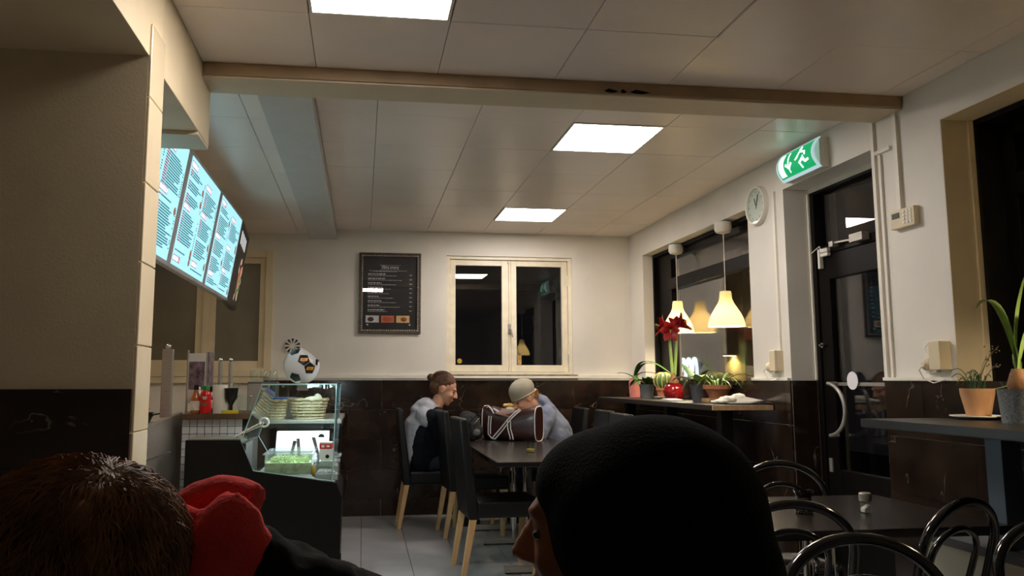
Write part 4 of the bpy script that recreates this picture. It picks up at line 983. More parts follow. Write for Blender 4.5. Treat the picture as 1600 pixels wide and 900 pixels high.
# ---- plants on the bar counters
ZT = 1.0905
def pot(t, prof, mk, soil=None):
    part('pot', MB().lathe(prof, n=28), mk, t, smooth=45)
    if soil: part('soil', MB().lathe([(0, soil[1]+.004), (soil[0]*.6, soil[1]+.003), (soil[0], soil[1])], n=20), M['soil'], t, smooth=60)
def blade(mb, path, w, th=.0012, mi=0, side=None):
    """tapered leaf with a folded midrib along a path"""
    P = [Vector(p) for p in path]; n = len(P); vs = []; fs = []
    for i, p in enumerate(P):
        tg = (P[min(i+1, n-1)]-P[max(i-1, 0)]).normalized()
        sd = Vector(side) if side else tg.cross(Vector((0, 0, 1)))
        if sd.length < 1e-4: sd = Vector((1, 0, 0))
        sd.normalize(); up = sd.cross(tg)
        f = i/(n-1); ww = w*(math.sin(PI*min(1, .12+f*.88))**.7 if i < n-1 else .03)
        vs += [p-sd*ww+up*ww*.25, p, p+sd*ww+up*ww*.25, p-up*th*2]
    for i in range(n-1):
        a, b = i*4, i*4+4
        fs += [(a, a+1, b+1, b), (a+1, a+2, b+2, b+1), (a+2, a+3, b+3, b+2), (a+3, a, b, b+3)]
    fs += [(0, 3, 2, 1), ((n-1)*4, (n-1)*4+1, (n-1)*4+2, (n-1)*4+3)]
    mb.add(vs, fs, mi)
def bez(p0, p1, p2, n=9):
    a, b, c = Vector(p0), Vector(p1), Vector(p2)
    return [tuple(a*(1-t)**2+b*(2*t*(1-t))+c*t*t) for t in [i/(n-1) for i in range(n)]]
# pink pot
t = thing('potted_plant', 'strap-leaved plant in a tall pink clay pot', 'plant', (2.50, 7.18, ZT), group='potted plants on the lamp window counter')
pot(t, [(0, 0), (.048, 0), (.053, .10), (.054, .145), (.040, .155), (.038, .175), (.032, .175), (.03, .15), (0, .15)], M['pink'], (.03, .165))
mb = MB(); blade(mb, bez((0, 0, .17), (.02, -.05, .46), (.12, -.62, .20), 14), .020); part('leaf', mb, M['leaf'], t, smooth=60)
mb = MB(); blade(mb, bez((0, 0, .17), (.02, -.12, .34), (.05, -.34, .30)), .018); part('leaf', mb, M['leaf2'], t, smooth=60)
mb = MB(); blade(mb, bez((0, 0, .17), (.0, -.16, .26), (.08, -.40, .21)), .014); part('leaf', mb, M['leaf2'], t, smooth=60)
mb = MB(); blade(mb, bez((0, 0, .17), (-.04, -.06, .25), (-.06, -.30, .10)), .026); part('leaf', mb, M['leaf'], t, smooth=60)
mb = MB(); blade(mb, bez((0, 0, .17), (-.06, .06, .24), (-.12, .14, .22)), .014); part('leaf', mb, M['leaf2'], t, smooth=60)
# grey pot
t = thing('potted_plant', 'broad-leaved plant in a small grey zinc pot', 'plant', (2.47, 6.78, ZT), group='potted plants on the lamp window counter')
pot(t, [(0, 0), (.052, 0), (.064, .115), (.068, .12), (.06, .12), (.05, .01), (0, .01)], M['zinc'], (.06, .105))
for k, (dx, dy, dz, w) in enumerate(((-.10, .16, -.02, .04), (.06, -.16, .02, .035), (-.05, -.10, .05, .035), (.08, .10, .06, .03), (-.12, .02, .0, .032))):
    mb = MB(); blade(mb, bez((0, 0, .11), (dx*.5, dy*.5, .20), (dx, dy, .12+dz)), w); part('leaf', mb, M['leaf2'] if k % 2 else M['leaf'], t, smooth=60)
# cactus on a saucer
t = thing('saucer', 'white saucer under the round cactus', 'saucer', (2.56, 6.62, ZT), group='saucers')
part('dish', MB().lathe([(0, 0), (.06, 0), (.085, .014), (.085, .017), (.058, .005), (0, .005)], n=28), M['white'], t, smooth=45)
part('foot', MB().lathe([(.04, 0), (.042, .004), (.038, .004)], n=24), M['white'], t)
t = thing('potted_cactus', 'ribbed barrel cactus with pale spines in a terracotta pot', 'plant', (2.56, 6.62, ZT+.006))
pot(t, [(0, 0), (.045, 0), (.058, .065), (.064, .065), (.064, .085), (.055, .085), (.05, .07), (0, .07)], M['terra'], (.055, .075))
vs = []; fs = []; nu = 48; nv = 14
for j in range(nv+1):
    ph_ = PI*j/nv
    for k in range(nu):
        th = 2*PI*k/nu; r = (.078 if True else 0)*math.sin(ph_)*(1+.07*math.cos(th*12)); vs.append((r*math.cos(th), r*math.sin(th), .145+.072*math.cos(ph_)))
for j in range(nv):
    for k in range(nu): fs.append((j*nu+k, (j+1)*nu+k, (j+1)*nu+(k+1) % nu, j*nu+(k+1) % nu))
part('cactus_body', MB().add(vs, fs), M['cactus'], t, smooth=60)
sp = MB()
for k in range(12):
    th = 2*PI*k/12
    sp.tube([(.0845*math.sin(PI*q/10)*math.cos(th), .0845*math.sin(PI*q/10)*math.sin(th), .145+.0745*math.cos(PI*q/10)) for q in range(1, 9)], .0035, 5)
o = part('spines', sp, M['spine'], t)
# amaryllis in a red pot
t = thing('amaryllis', 'red-flowering amaryllis in a round glossy red pot', 'plant', (2.50, 6.24, ZT))
pot(t, [(0, 0), (.055, 0), (.078, .03), (.085, .065), (.078, .105), (.062, .122), (.066, .132), (.058, .132), (.055, .12), (0, .12)], M['redglaze'], (.055, .122))
part('bulb', MB().lathe([(0, .12), (.038, .125), (.04, .15), (.02, .19), (.016, .215), (0, .215)], n=18), M['bulb'], t, smooth=60)
part('stem', MB().tube([(-.008, 0, .20), (-.015, .01, .40), (-.02, .02, .56)], [.013, .012, .010], 10), M['leafp'], t, smooth=60)
part('stem', MB().tube([(.010, 0, .20), (.025, -.01, .40), (.035, -.02, .575)], [.014, .012, .010], 10), M['leafp'], t, smooth=60)
def flower(c, d, sc, seed):
    rr = random.Random(seed); d = Vector(d).normalized(); u = d.orthogonal().normalized(); v = d.cross(u)
    mb = MB()
    for k in range(6):
        a = 2*PI*k/6+.3; o_ = u*math.cos(a)+v*math.sin(a); l = sc*rr.uniform(.85, 1.1)
        c0 = Vector(c)
        blade(mb, bez(c0, c0+d*l*.7+o_*l*.25, c0+d*l*.75+o_*l*1.0, 7), .035*sc/.09, side=d.cross(o_))
    f_ = part('flower', mb, M['petal'], t, smooth=60)
    st = MB()
    for k in range(4): st.tube(bez(c, Vector(c)+d*sc*.6, Vector(c)+d*sc*1.1+u*.01*(k-1.5)+v*.008*(k % 2)), .0015, 4)
    part('stamens', st, M['spine'], f_)
flower((-.03, .03, .575), (-.8, .5, .35), .095, 1); flower((-.025, .0, .57), (-.2, -.9, -.25), .09, 2)
flower((.04, -.03, .60), (.75, -.5, .45), .10, 3); flower((.03, -.01, .585), (.4, .5, .8), .085, 4); flower((-.02, .02, .565), (.1, -.6, -.75), .075, 5)
# dark grey pot with wide leaves
t = thing('potted_plant', 'wide drooping leaves in a tapered dark grey pot', 'plant', (2.44, 5.62, ZT), group='potted plants on the lamp window counter')
pot(t, [(0, 0), (.043, 0), (.064, .12), (.068, .125), (.06, .125), (.04, .01), (0, .01)], mat('dark_grey_pot', s(84, 86, 88), .6, var=.1), (.058, .11))
for k, (dx, dy, dz, w) in enumerate(((-.12, .02, -.07, .045), (-.03, -.13, .05, .045), (.09, .05, .05, .04), (-.07, .14, .15, .04), (.05, -.08, .10, .03), (-.15, .12, .02, .04))):
    mb = MB(); blade(mb, bez((0, 0, .11), (dx*.6, dy*.6, .22), (dx, dy, .13+dz)), w); part('leaf', mb, M['leafp'] if k == 1 else M['leaf2'], t, smooth=60)
# spider plant in terracotta bowl
t = thing('wooden_block', 'small wooden block under the terracotta bowl', 'block', (2.53, 5.52, ZT))
part('block', MB().box((-.09, -.07, 0), (.10, .07, .028)), M['chip'], t, bev=.003)
part('end_grain', MB().box((-.0905, -.068, .003), (-.089, .068, .025)), M['beech'], t)
t = thing('potted_plant', 'spidery trailing plant in a terracotta bowl pot', 'plant', (2.53, 5.50, ZT+.0285), group='potted plants on the lamp window counter')
pot(t, [(0, 0), (.055, 0), (.085, .06), (.10, .065), (.104, .095), (.095, .095), (.08, .065), (0, .065)], M['terra'], (.09, .082))
rr = random.Random(4)
for k in range(26):
    a = rr.uniform(0, 2*PI); l = rr.uniform(.10, .24); hz = rr.uniform(.02, .10)
    mb = MB(); blade(mb, bez((.04*math.cos(a), .04*math.sin(a), .085), (l*.5*math.cos(a), l*.5*math.sin(a), .13+hz), (l*math.cos(a), l*math.sin(a), .07+hz*rr.uniform(-.4, 1.2)), 7), .0065)
    part('leaf', mb, M['leafp'] if k % 3 == 0 else M['leaf'], t, smooth=60)
# papers and menus on the raw end of counter
t = thing('leaflet_stack', 'crumpled napkins and leaflets on the raw counter end', 'papers', (2.44, 5.02, ZT))
part('folder', MB().hexa([(-.09, -.09, 0), (.17, -.10, 0), (.17, .08, 0), (-.07, .09, 0), (-.09, -.09, .008), (.17, -.10, .008), (.17, .08, .008), (-.07, .09, .008)]), M['blackpl'], t)
for k in range(5):
    mb = MB(); x0 = -.05+.02*k
    mb.hexa([(x0-.05, -.06+.01*k, .009+.006*k), (x0+.12, -.07, .009+.004*k), (x0+.12, .05, .009+.004*k), (x0-.03, .06, .009+.006*k), (x0-.03, -.05+.01*k, .012+.012*k), (x0+.10, -.06, .011+.005*k), (x0+.10, .05, .011+.005*k), (x0-.02, .05, .012+.014*k)])
    part('sheet', mb, M['paper'], t)
blob('napkin', MB().ell((-.13, -.02, .018), (.06, .05, .016)).ell((-.06, 0, .03), (.06, .06, .025)).ell((.02, .02, .045), (.05, .05, .025)), M['paper'], t, .008, 3, (.02, .03))
t = thing('pale_tray', 'pale folded card lying by the red pot', 'card', (2.36, 5.95, ZT))
part('card', MB().box((-.05, -.09, 0), (.06, .09, .006)), mat('blue_white_card', s(176, 190, 196), .4, var=.05), t)
part('flap', MB().hexa([(-.05, -.09, .006), (.06, -.09, .006), (.06, .05, .006), (-.05, .05, .006), (-.05, -.09, .009), (.06, -.09, .009), (.06, .05, .016), (-.05, .05, .016)]), M['paper'], t)
# ---- right counter plants
t = thing('saucer', 'shallow pale plate under the chive pot', 'saucer', (2.50, 3.005, ZT), group='saucers')
part('dish', MB().lathe([(0, 0), (.06, 0), (.105, .012), (.105, .016), (.058, .005), (0, .005)], n=32), M['white'], t, smooth=45)
part('foot', MB().lathe([(.045, 0), (.047, .004), (.043, .004)], n=24), M['white'], t)
t = thing('potted_chives', 'thin chives growing in a pale terracotta pot on the right counter', 'plant', (2.50, 3.005, ZT+.006))
pot(t, [(0, 0), (.042, 0), (.062, .098), (.063, .118), (.058, .118), (.054, .10), (0, .10)], M['terra2'], (.054, .108))
rr = random.Random(9)
for k in range(24):
    a = rr.uniform(0, 2*PI); l = rr.uniform(.01, .05); z = rr.uniform(.15, .20); b = rr.uniform(-.05, .05)
    part('stalk', MB().tube(bez((.03*math.cos(a), .03*math.sin(a), .108), (.03*math.cos(a)+b*.5, .03*math.sin(a), z+.03), (.04*math.cos(a)+b, .04*math.sin(a)+l, z-.01*(k % 4))), .0015, 5), M['leaf2'], t, smooth=60)
st = MB()
for dx, dy, z in ((.05, -.04, .27), (.03, -.03, .25), (.07, -.05, .29), (.05, -.06, .22)): st.tube(bez((.0, 0, .108), (dx*.4, dy*.4, z-.05), (dx, dy, z)), .0012, 5)
for k in range(18): st.ell((rr.uniform(.02, .075), rr.uniform(-.06, -.02), rr.uniform(.20, .29)), .0035, nu=6, nv=4)
part('seed_heads', st, mat('dry_stalk', s(96, 82, 60), .8), t)
part('stalk', MB().tube(bez((.03, -.02, .11), (.08, -.10, .13), (.14, -.20, .185)), .0018, 5), M['leafp'], t)
t = thing('amaryllis', 'large amaryllis bulb sprouting in a speckled grey pot, at the right edge', 'plant', (2.42, 2.70, ZT))
pot(t, [(0, 0), (.062, 0), (.072, .12), (.074, .125), (.066, .125), (.06, .01), (0, .01)], mat('speckled_grey_pot', s(108, 112, 112), .55, var=.5, scale=120), (.066, .112))
part('bulb', MB().lathe([(0, .11), (.034, .118), (.04, .14), (.028, .18), (.02, .20), (0, .20)], n=20), M['bulb'], t, smooth=60)
for p0, p1, p2, w in (((0, 0, .19), (.0, .01, .36), (.03, -.04, .56), .022), ((0, 0, .19), (-.02, .04, .55), (-.02, .16, .44), .022), ((0, 0, .19), (.03, -.03, .4), (.05, -.14, .45), .022)):
    mb = MB(); blade(mb, bez(p0, p1, p2, 12), w); part('leaf', mb, M['leafp'], t, smooth=60)
t = thing('stone_block', 'rough dark stone lying behind the pots on the right counter', 'stone', (2.555, 2.80, ZT))
blob('stone', MB().box((-.05, -.10, 0), (.05, .10, .075)), mat('rough_dark_stone', s(60, 50, 42), .5, var=.6, scale=40, bump=.5, bscale=60), t, .01, 2, (.015, .03))
# ---- things on the tables
t = thing('salt_shaker', 'glass salt shaker with steel cap on the right cafe table', 'salt shaker', (1.90, 2.885, .7505))
part('glass_body', MB().lathe([(0, 0), (.022, 0), (.022, .045), (.019, .047), (.019, .003), (0, .003)], n=20), M['clear'], t, smooth=40)
part('salt', MB().hexa([(-.013, -.013, .004), (.013, -.013, .004), (.013, .013, .004), (-.013, .013, .004), (-.013, -.013, .016), (.013, -.013, .03), (.013, .013, .03), (-.013, .013, .016)]), mat('salt', s(228, 222, 210), .9), t)
part('cap', MB().lathe([(.0225, .045), (.0225, .07), (.019, .074), (0, .076)], n=20), M['steel'], t, smooth=40)
t = thing('candle_glass', 'dark patterned tealight glass on the right cafe table', 'candle holder', (1.66, 2.90, .7505))
part('holder', MB().lathe([(0, 0), (.03, 0), (.033, .012), (.026, .03), (.027, .06), (.036, .085), (.037, .088), (.032, .088), (.022, .05), (0, .04)], n=24), glass('smoky_glass', (.35, .32, .30), 1.5, .05), t, smooth=40)
be = MB()
for k in range(18):
    for z, r in ((.006, .032), (.082, .0365)): be.ell((r*math.cos(2*PI*k/18), r*math.sin(2*PI*k/18), z), .004, nu=6, nv=4)
part('beading', be, M['clear'], t, smooth=60)
part('tealight', MB().lathe([(.018, .042), (.018, .055), (0, .055)], n=16), M['steel'], t)
t = thing('tumbler', 'small yellow glass tumbler on the long table', 'glass', (1.17, 5.55, .7505))
part('glass_body', MB().lathe([(0, 0), (.030, 0), (.036, .085), (.033, .085), (.028, .006), (0, .006)], n=24), M['clear'], t, smooth=40)
part('base', MB().lathe([(0, .006), (.0275, .006), (.029, .022), (0, .022)], n=24), mat('yellow_wax', s(170, 150, 40), .4), t, smooth=40)
# ---- striped bag
bg = thing('sports_bag', 'dark brown vinyl sports bag with white stripes on the table', 'bag', (1.255, 6.67, .7505), R(-38))
bw, bd_, bh = .245, .10, .27
def bagprof(x):
    f = abs(x)/bw; return bd_*(1-.12*f), bh*(1-.10*math.cos(PI*f)-.06)
vs = []; fs = []; nu = 22; nx = 14
for i in range(nx+1):
    x = -bw+2*bw*i/nx; dpt, hgt = bagprof(x)
    if i in (0, nx): dpt *= .93
    for k in range(nu):
        a = 2*PI*k/nu-PI/2; c_, s_ = math.cos(a), math.sin(a)
        sx = abs(c_)**.6*(1 if c_ >= 0 else -1); sz = abs(s_)**.6*(1 if s_ >= 0 else -1)
        sag = .012*math.sin(x*23+k)*(sz > .5)
        vs.append((x, dpt*sx, hgt*.5*(1+sz)+sag))
for i in range(nx):
    for k in range(nu): fs.append((i*nu+k, (i+1)*nu+k, (i+1)*nu+(k+1) % nu, i*nu+(k+1) % nu))
fs += [tuple(range(nu)), tuple(nx*nu+k for k in range(nu-1, -1, -1))]
part('body', MB().add(vs, fs), M['bag'], bg, smooth=50)
pip = mat('white_piping', s(206, 200, 194), .4, var=.06)
for x in (-bw, bw):
    dpt, hgt = bagprof(x); pth = []
    for k in range(32):
        a = 2*PI*k/32-PI/2; c_, s_ = math.cos(a), math.sin(a)
        pth.append((x, dpt*.95*abs(c_)**.6*(1 if c_ >= 0 else -1), hgt*.5*(1+abs(s_)**.6*(1 if s_ >= 0 else -1))))
    part('piping', MB().tube(pth, .0045, 6, closed=True), pip, bg, smooth=60)
def ribbon(pts, w=.010):
    mb = MB(); vs = []; fs = []
    P = [Vector(p) for p in pts]
    for i, p in enumerate(P):
        tg = (P[min(i+1, len(P)-1)]-P[max(i-1, 0)]).normalized(); sd = tg.cross(Vector((0, 1, 0))).normalized()
        for a in (-1, 1):
            for b in (0, 1): vs.append(p+sd*a*w/2+Vector((0, -.003*b, 0)))
    for i in range(len(P)-1):
        a, b = i*4, i*4+4
        fs += [(a+1, a+3, b+3, b+1), (a, b, b+2, a+2), (a, a+1, b+1, b), (a+2, b+2, b+3, a+3)]
    fs += [(0, 2, 3, 1), tuple(len(vs)-4+k for k in (0, 1, 3, 2))]
    return mb.add(vs, fs)
yf = -bd_-.006
part('stripe', ribbon(bez((-.14, yf, .015), (-.05, yf-.004, .10), (.01, yf-.008, .17))+bez((.02, yf-.008, .18), (.06, yf-.006, .22), (.11, yf+.02, .262), 6)), pip, bg)
part('stripe', ribbon(bez((-.11, yf, .012), (-.02, yf-.004, .095), (.03, yf-.008, .165))+bez((.04, yf-.008, .175), (.07, yf-.006, .205), (.12, yf+.02, .252), 6)), pip, bg)
for dx in (0, .022):
    part('stripe', ribbon([(-.165+dx, yf, .20), (-.172+dx, yf-.002, .12), (-.172+dx, yf-.002, .05)]+([(-.14, yf, .018), (-.11, yf, .012)] if dx == 0 else []), .009), pip, bg)
    part('stripe', ribbon([(.01+dx*1.2, yf, .17), (.012+dx*1.2, yf-.002, .10), (.03+dx*1.2, yf-.001, .04), (.035+dx*1.2, yf, .012)], .009), pip, bg)
part('flap', MB().hexa([(-.12, -.09, .215), (.03, -.10, .185), (.06, .02, .235), (-.12, .02, .255), (-.12, -.088, .225), (.03, -.098, .195), (.06, .02, .245), (-.12, .02, .265)]), mat('bag_flap', s(92, 66, 58), .3, var=.15), bg, bev=.004)
part('carry_handle', MB().tube(bez((-.23, -.04, .22), (-.20, -.08, .33), (-.13, -.09, .22), 10), .006, 8), pip, bg, smooth=60)
# ---- black rucksack
rk = thing('rucksack', 'slumped black rucksack on the table beside the striped bag', 'bag', (.90, 6.72, .7505))
blob('body', MB().ell((0, 0, .11), (.09, .12, .12)).ell((.02, -.05, .07), (.09, .08, .075)).ell((-.03, .03, .17), (.06, .08, .07)), M['black_cloth'], rk, .012, 4, (.03, .06))
part('strap', MB().tube(bez((-.04, -.10, .12), (.06, -.17, .26), (.09, -.06, .20), 10), .008, 6, flat=.4), M['black_cloth'], rk, smooth=60)
part('pocket', MB().ell((.04, -.12, .07), (.035, .02, .03)), mat('grey_mesh', s(90, 88, 84), .8, var=.3, scale=60), rk, smooth=60)
part('buckle', MB().tube(bez((.0, -.115, .11), (.03, -.15, .16), (.06, -.12, .18), 8), .003, 6), M['chrome'], rk, smooth=60)
# ---- outside: lit sign and lamp beyond the lamp window
nz = thing('outdoor_sign', 'white lit sign outside the lamp window above a red patch', 'sign', (3.75, 8.78, .0))
part('sign_box', MB().box((-.02, -.40, .90), (.10, .42, 1.60)), M['blackpl'], nz)
nw = emit('sign_white', (.85, .95, 1.0), 1.1)
for k in range(3):
    y_ = .26-.16*k; part('letter', MB().tube(arc((-.035, y_-.075, 1.34), .062, 0, PI, 12, 'yz', 2.4)+[(-.035, y_-.137, 1.27)], .020, 8), nw, nz, smooth=60)
part('letter', MB().tube([(-.035, .36, 1.26), (-.035, .375, 1.38), (-.035, .37, 1.50)], .020, 8), nw, nz, smooth=60)
part('lit_panel', MB().box((-.03, -.32, 1.03), (-.02, .26, 1.24)), nw, nz)
part('red_panel', MB().box((-.03, -.36, .92), (-.022, -.12, 1.0)), emit('sign_red', (.8, .02, .02), 1.2), nz)
part('pole', MB().box((.02, -.05, -.05), (.08, .05, .90)), M['blackpl'], nz)
ol = thing('outdoor_lamp', 'yellow downlight glowing on a pale post outside the lamp window', 'lamp', (3.85, 7.95, 0))
part('post', MB().box((0, -.24, -.05), (.25, .22, 2.6)), mat('pale_render', s(200, 180, 140), .8), ol)
part('lamp_disc', MB().box((-.10, -.07, 1.50), (0, .07, 1.52)), M['steel'], ol)
part('lamp_glow', MB().box((-.09, -.055, 1.495), (-.01, .055, 1.5)), emit('lamp_glow', (1, .85, .4), 8), ol)
ld = bpy.data.lights.new('post_light', 'SPOT'); ld.energy = 5; ld.color = (1, .80, .25); ld.spot_size = R(150); ld.shadow_soft_size = .03
lo = bpy.data.objects.new('post_light', ld); COL.objects.link(lo); lo.parent = ol; lo.location = (-.06, 0, 1.49)
# ================================================================== PEOPLE
def frame_of(fwd, pitch=0, roll=0):
    """matrix with local x = forward (gaze), y = left, z = up, pitched down by pitch"""
    yaw = math.atan2(fwd[1], fwd[0])
    return Matrix.Rotation(yaw, 3, 'Z') @ Matrix.Rotation(pitch, 3, 'Y') @ Matrix.Rotation(roll, 3, 'X')
def head_shapes(mb, c, Mx, k=1.0):
    """skull, jaw, brow, nose, lips, ears in head space (x forward, y left, z up), origin at the skull centre"""
    c = Vector(c)
    T = lambda p: c+Mx @ (Vector(p)*k)
    eu = Mx.to_euler()
    E_ = lambda p, r: mb.ell(T(p), tuple(q*k for q in r), eu, 20, 14)
    E_((-.012, 0, .03), (.098, .077, .092))
    E_((.028, 0, -.02), (.066, .062, .092))
    E_((.040, 0, -.066), (.046, .047, .046))
    E_((.064, 0, -.096), (.022, .024, .018))
    E_((.080, 0, .026), (.016, .046, .012))
    for y in (-1, 1):
        E_((.052, y*.036, -.028), (.032, .024, .026))
        E_((-.008, y*.076, -.012), (.020, .009, .032)); E_((-.014, y*.081, .006), (.014, .007, .014))
    mb.cap(T((.088, 0, .016)), T((.112, 0, -.024)), .010*k, .014*k)
    E_((.112, 0, -.027), (.015, .015, .012)); 
    for y in (-1, 1): E_((.102, y*.013, -.030), (.011, .008, .008))
    E_((.090, 0, -.056), (.013, .024, .006)); E_((.087, 0, -.067), (.013, .020, .007))
def eyes(parent, c, Mx, k=1.0):
    c = Vector(c)
    for y in (-1, 1):
        p = c+Mx @ (Vector((.0745, y*.031, .0))*k)
        part('eye', MB().ell(p, (.011*k, .013*k, .007*k), Mx.to_euler(), 12, 8), M['eye'], parent, smooth=60)
def hand_shapes(mb, wrist, d, n, k=1.0, curl=.5, side=1):
    """palm + five fingers; d = direction of the fingers, n = palm normal (fingers curl towards it)"""
    w = Vector(wrist); d = Vector(d).normalized(); n = (Vector(n)-d*Vector(n).dot(d)).normalized(); s_ = d.cross(n)*side
    mb.cap(w, w+d*.03*k, .026*k, .028*k)
    for i, (off, ln) in enumerate(((-.030, .066), (-.010, .076), (.010, .071), (.029, .056))):
        b = w+d*.03*k+s_*off*k*.8; m_ = w+d*.085*k+s_*off*k
        mb.cap(b, m_, .0135*k, .0105*k)
        d1 = (d*math.cos(curl)+n*math.sin(curl)); p1 = m_+d1*ln*.5*k
        d2 = (d*math.cos(curl*2)+n*math.sin(curl*2)); p2 = p1+d2*ln*.32*k
        d3 = (d*math.cos(curl*2.6)+n*math.sin(curl*2.6)); p3 = p2+d3*ln*.22*k
        mb.cap(m_, p1, .0100*k, .0090*k, 10); mb.cap(p1, p2, .0090*k, .0082*k, 10); mb.cap(p2, p3, .0082*k, .0072*k, 10)
    tb = w+d*.02*k-s_*.026*k; t1 = tb+(d*.6-s_*.6+n*.35).normalized()*.038*k; t2 = t1+(d*.85-s_*.1+n*.5).normalized()*.034*k
    mb.cap(tb, t1, .0135*k, .0105*k, 10); mb.cap(t1, t2, .0105*k, .0085*k, 10)
def strands(name, parent, m, roots, length, flow, rad=.0016, lift=.004, seg=6, seed=0, cen=None, jit=.25):
    """locks of hair: thin tapered tubes starting at roots (point, normal) and following flow(p, n)"""
    rr = random.Random(seed); mb = MB()
    for p, n in roots:
        p = Vector(p); n = Vector(n); L_ = length*rr.uniform(.6, 1.15); path = []; q = p.copy()
        j = Vector((rr.uniform(-jit, jit), rr.uniform(-jit, jit), rr.uniform(-jit, jit)))
        for i in range(seg):
            path.append(q+n*(lift*(1+.8*rr.random())*math.sin(PI*min(1, (i+.6)/seg))))
            dd = (Vector(flow(q, n))+j); dd = (dd-n*dd.dot(n)*.8)
            if dd.length < 1e-4: dd = j
            q = q+dd.normalized()*(L_/(seg-1))
            if cen is not None:
                c_, r_ = cen; v_ = Vector(((q[0]-c_[0])/r_[0], (q[1]-c_[1])/r_[1], (q[2]-c_[2])/r_[2]))
                v_.normalize(); q = Vector((c_[0]+v_[0]*r_[0], c_[1]+v_[1]*r_[1], c_[2]+v_[2]*r_[2])); n = Vector((v_[0]/r_[0], v_[1]/r_[1], v_[2]/r_[2])).normalized()
        mb.tube(path, [rad*(1-.75*i/(seg-1)) for i in range(seg)], 3)
    return part(name, mb, m, parent, smooth=80)
def hairmat(nm, a, b):
    m = mat(nm, a, .55, var=.5, scale=26, spec=.35); return m

# ---------------- person with navy jacket, left of the far table (faces +x)
pa = thing('person', 'person with brown tied-back hair in grey hoodie and navy jacket at the far table', 'person', (.60, 7.14, 0), group='two people eating at the far table')
hc = (.128, 0, 1.168); HM = frame_of((1, -.10), R(22)); hk = 1.12
mb = MB(); head_shapes(mb, hc, HM, hk)
mb.cap((.085, 0, 1.08), (.03, 0, .96), .055, .065)
mb.cap((.0, 0, .93), (-.06, 0, .60), .10, .12)
mb.cap((.03, -.16, .90), (.10, -.20, .76), .04, .036); mb.cap((.10, -.20, .76), (.30, -.11, .79), .036, .028)
mb.cap((.03, .16, .90), (.10, .20, .76), .04, .036); mb.cap((.10, .20, .76), (.30, .10, .79), .036, .028)
for sy in (-1, 1): mb.cap((-.0, sy*.08, .55), (.30, sy*.09, .55), .06, .05); mb.cap((.30, sy*.09, .52), (.28, sy*.09, .10), .045, .035)
hand_shapes(mb, (.31, -.10, .79), (1, .3, 0), (0, .2, -1), 1, .35, 1); hand_shapes(mb, (.31, .10, .79), (1, -.3, 0), (0, -.2, -1), 1, .35, -1)
bo = blob('body', mb, M['skin'], pa, .0065, 5); eyes(bo, hc, HM, hk)
mb = MB()
mb.cap((-.12, 0, .60), (-.10, 0, .80), .14, .15).cap((-.09, -.02, .84), (-.02, -.02, .98), .14, .10)
mb.cap((-.06, -.12, .94), (-.02, -.16, .90), .075, .07).cap((-.06, .12, .94), (-.02, .16, .90), .075, .07)
mb.ell((-.055, 0, 1.035), (.085, .10, .055), (0, R(-25), 0)).ell((-.10, 0, .99), (.075, .10, .05)).ell((.03, 0, 1.01), (.07, .09, .035), (0, R(25), 0))
blob('hoodie', mb, M['grey_hood'], pa, .011, 5, (.018, .07), label='light grey hooded sweatshirt')
mb = MB()
mb.cap((-.05, -.03, .58), (-.035, -.035, .80), .155, .15).cap((-.02, -.03, .85), (.03, -.03, .93), .135, .10)
for sy in (-1, 1):
    mb.cap((.0, sy*.165, .925), (.085, sy*.21, .77), .075, .06).cap((.085, sy*.21, .77), (.29, sy*.115, .79), .058, .042)
blob('jacket', mb, M['navy'], pa, .011, 5, (.022, .09), label='dark navy jacket')
mb = MB()
for sy in (-1, 1): mb.cap((-.06, sy*.085, .545), (.31, sy*.095, .545), .085, .068).cap((.31, sy*.095, .53), (.285, sy*.095, .10), .062, .05)
mb.ell((-.05, 0, .55), (.13, .17, .09))
blob('trousers', mb, M['jeans'], pa, .012, 4)
for sy in (-1, 1): blob('shoe', MB().cap((.26, sy*.095, .045), (.40, sy*.10, .035), .045, .035).box((.23, sy*.095-.04, 0), (.43, sy*.095+.04, .03)), M['black_cloth'], pa, .009, 3)
brown = hairmat('brown_hair', s(92, 62, 44), 0)
def headspace(c, Mx, k, p): return Vector(c)+Mx @ (Vector(p)*k)
mb = MB(); eu = HM.to_euler()
mb.ell(headspace(hc, HM, hk, (-.026, 0, .050)), (.102*hk, .082*hk, .086*hk), eu, 20, 14)
mb.ell(headspace(hc, HM, hk, (-.060, 0, .0)), (.06*hk, .072*hk, .07*hk), eu)
mb.ell(headspace(hc, HM, hk, (-.130, 0, .045)), (.035*hk, .032*hk, .032*hk), eu)
ha = blob('hair', mb, brown, pa, .008, 3, (.006, .02), label='brown hair tied back in a small bun')
roots = []
rr = random.Random(2)
for k in range(420):
    d = Vector((rr.uniform(-1, .3), rr.uniform(-1, 1), rr.uniform(.1, 1))).normalized()
    p = headspace(hc, HM, hk, (-.026+.102*d.x, .082*d.y, .050+.086*d.z)); roots.append((p, HM @ d))
knot = headspace(hc, HM, hk, (-.130, 0, .045))
strands('hair_locks', ha, brown, roots, .05, lambda p, n: (knot-p), .0014, .0012, seed=3, jit=.01)
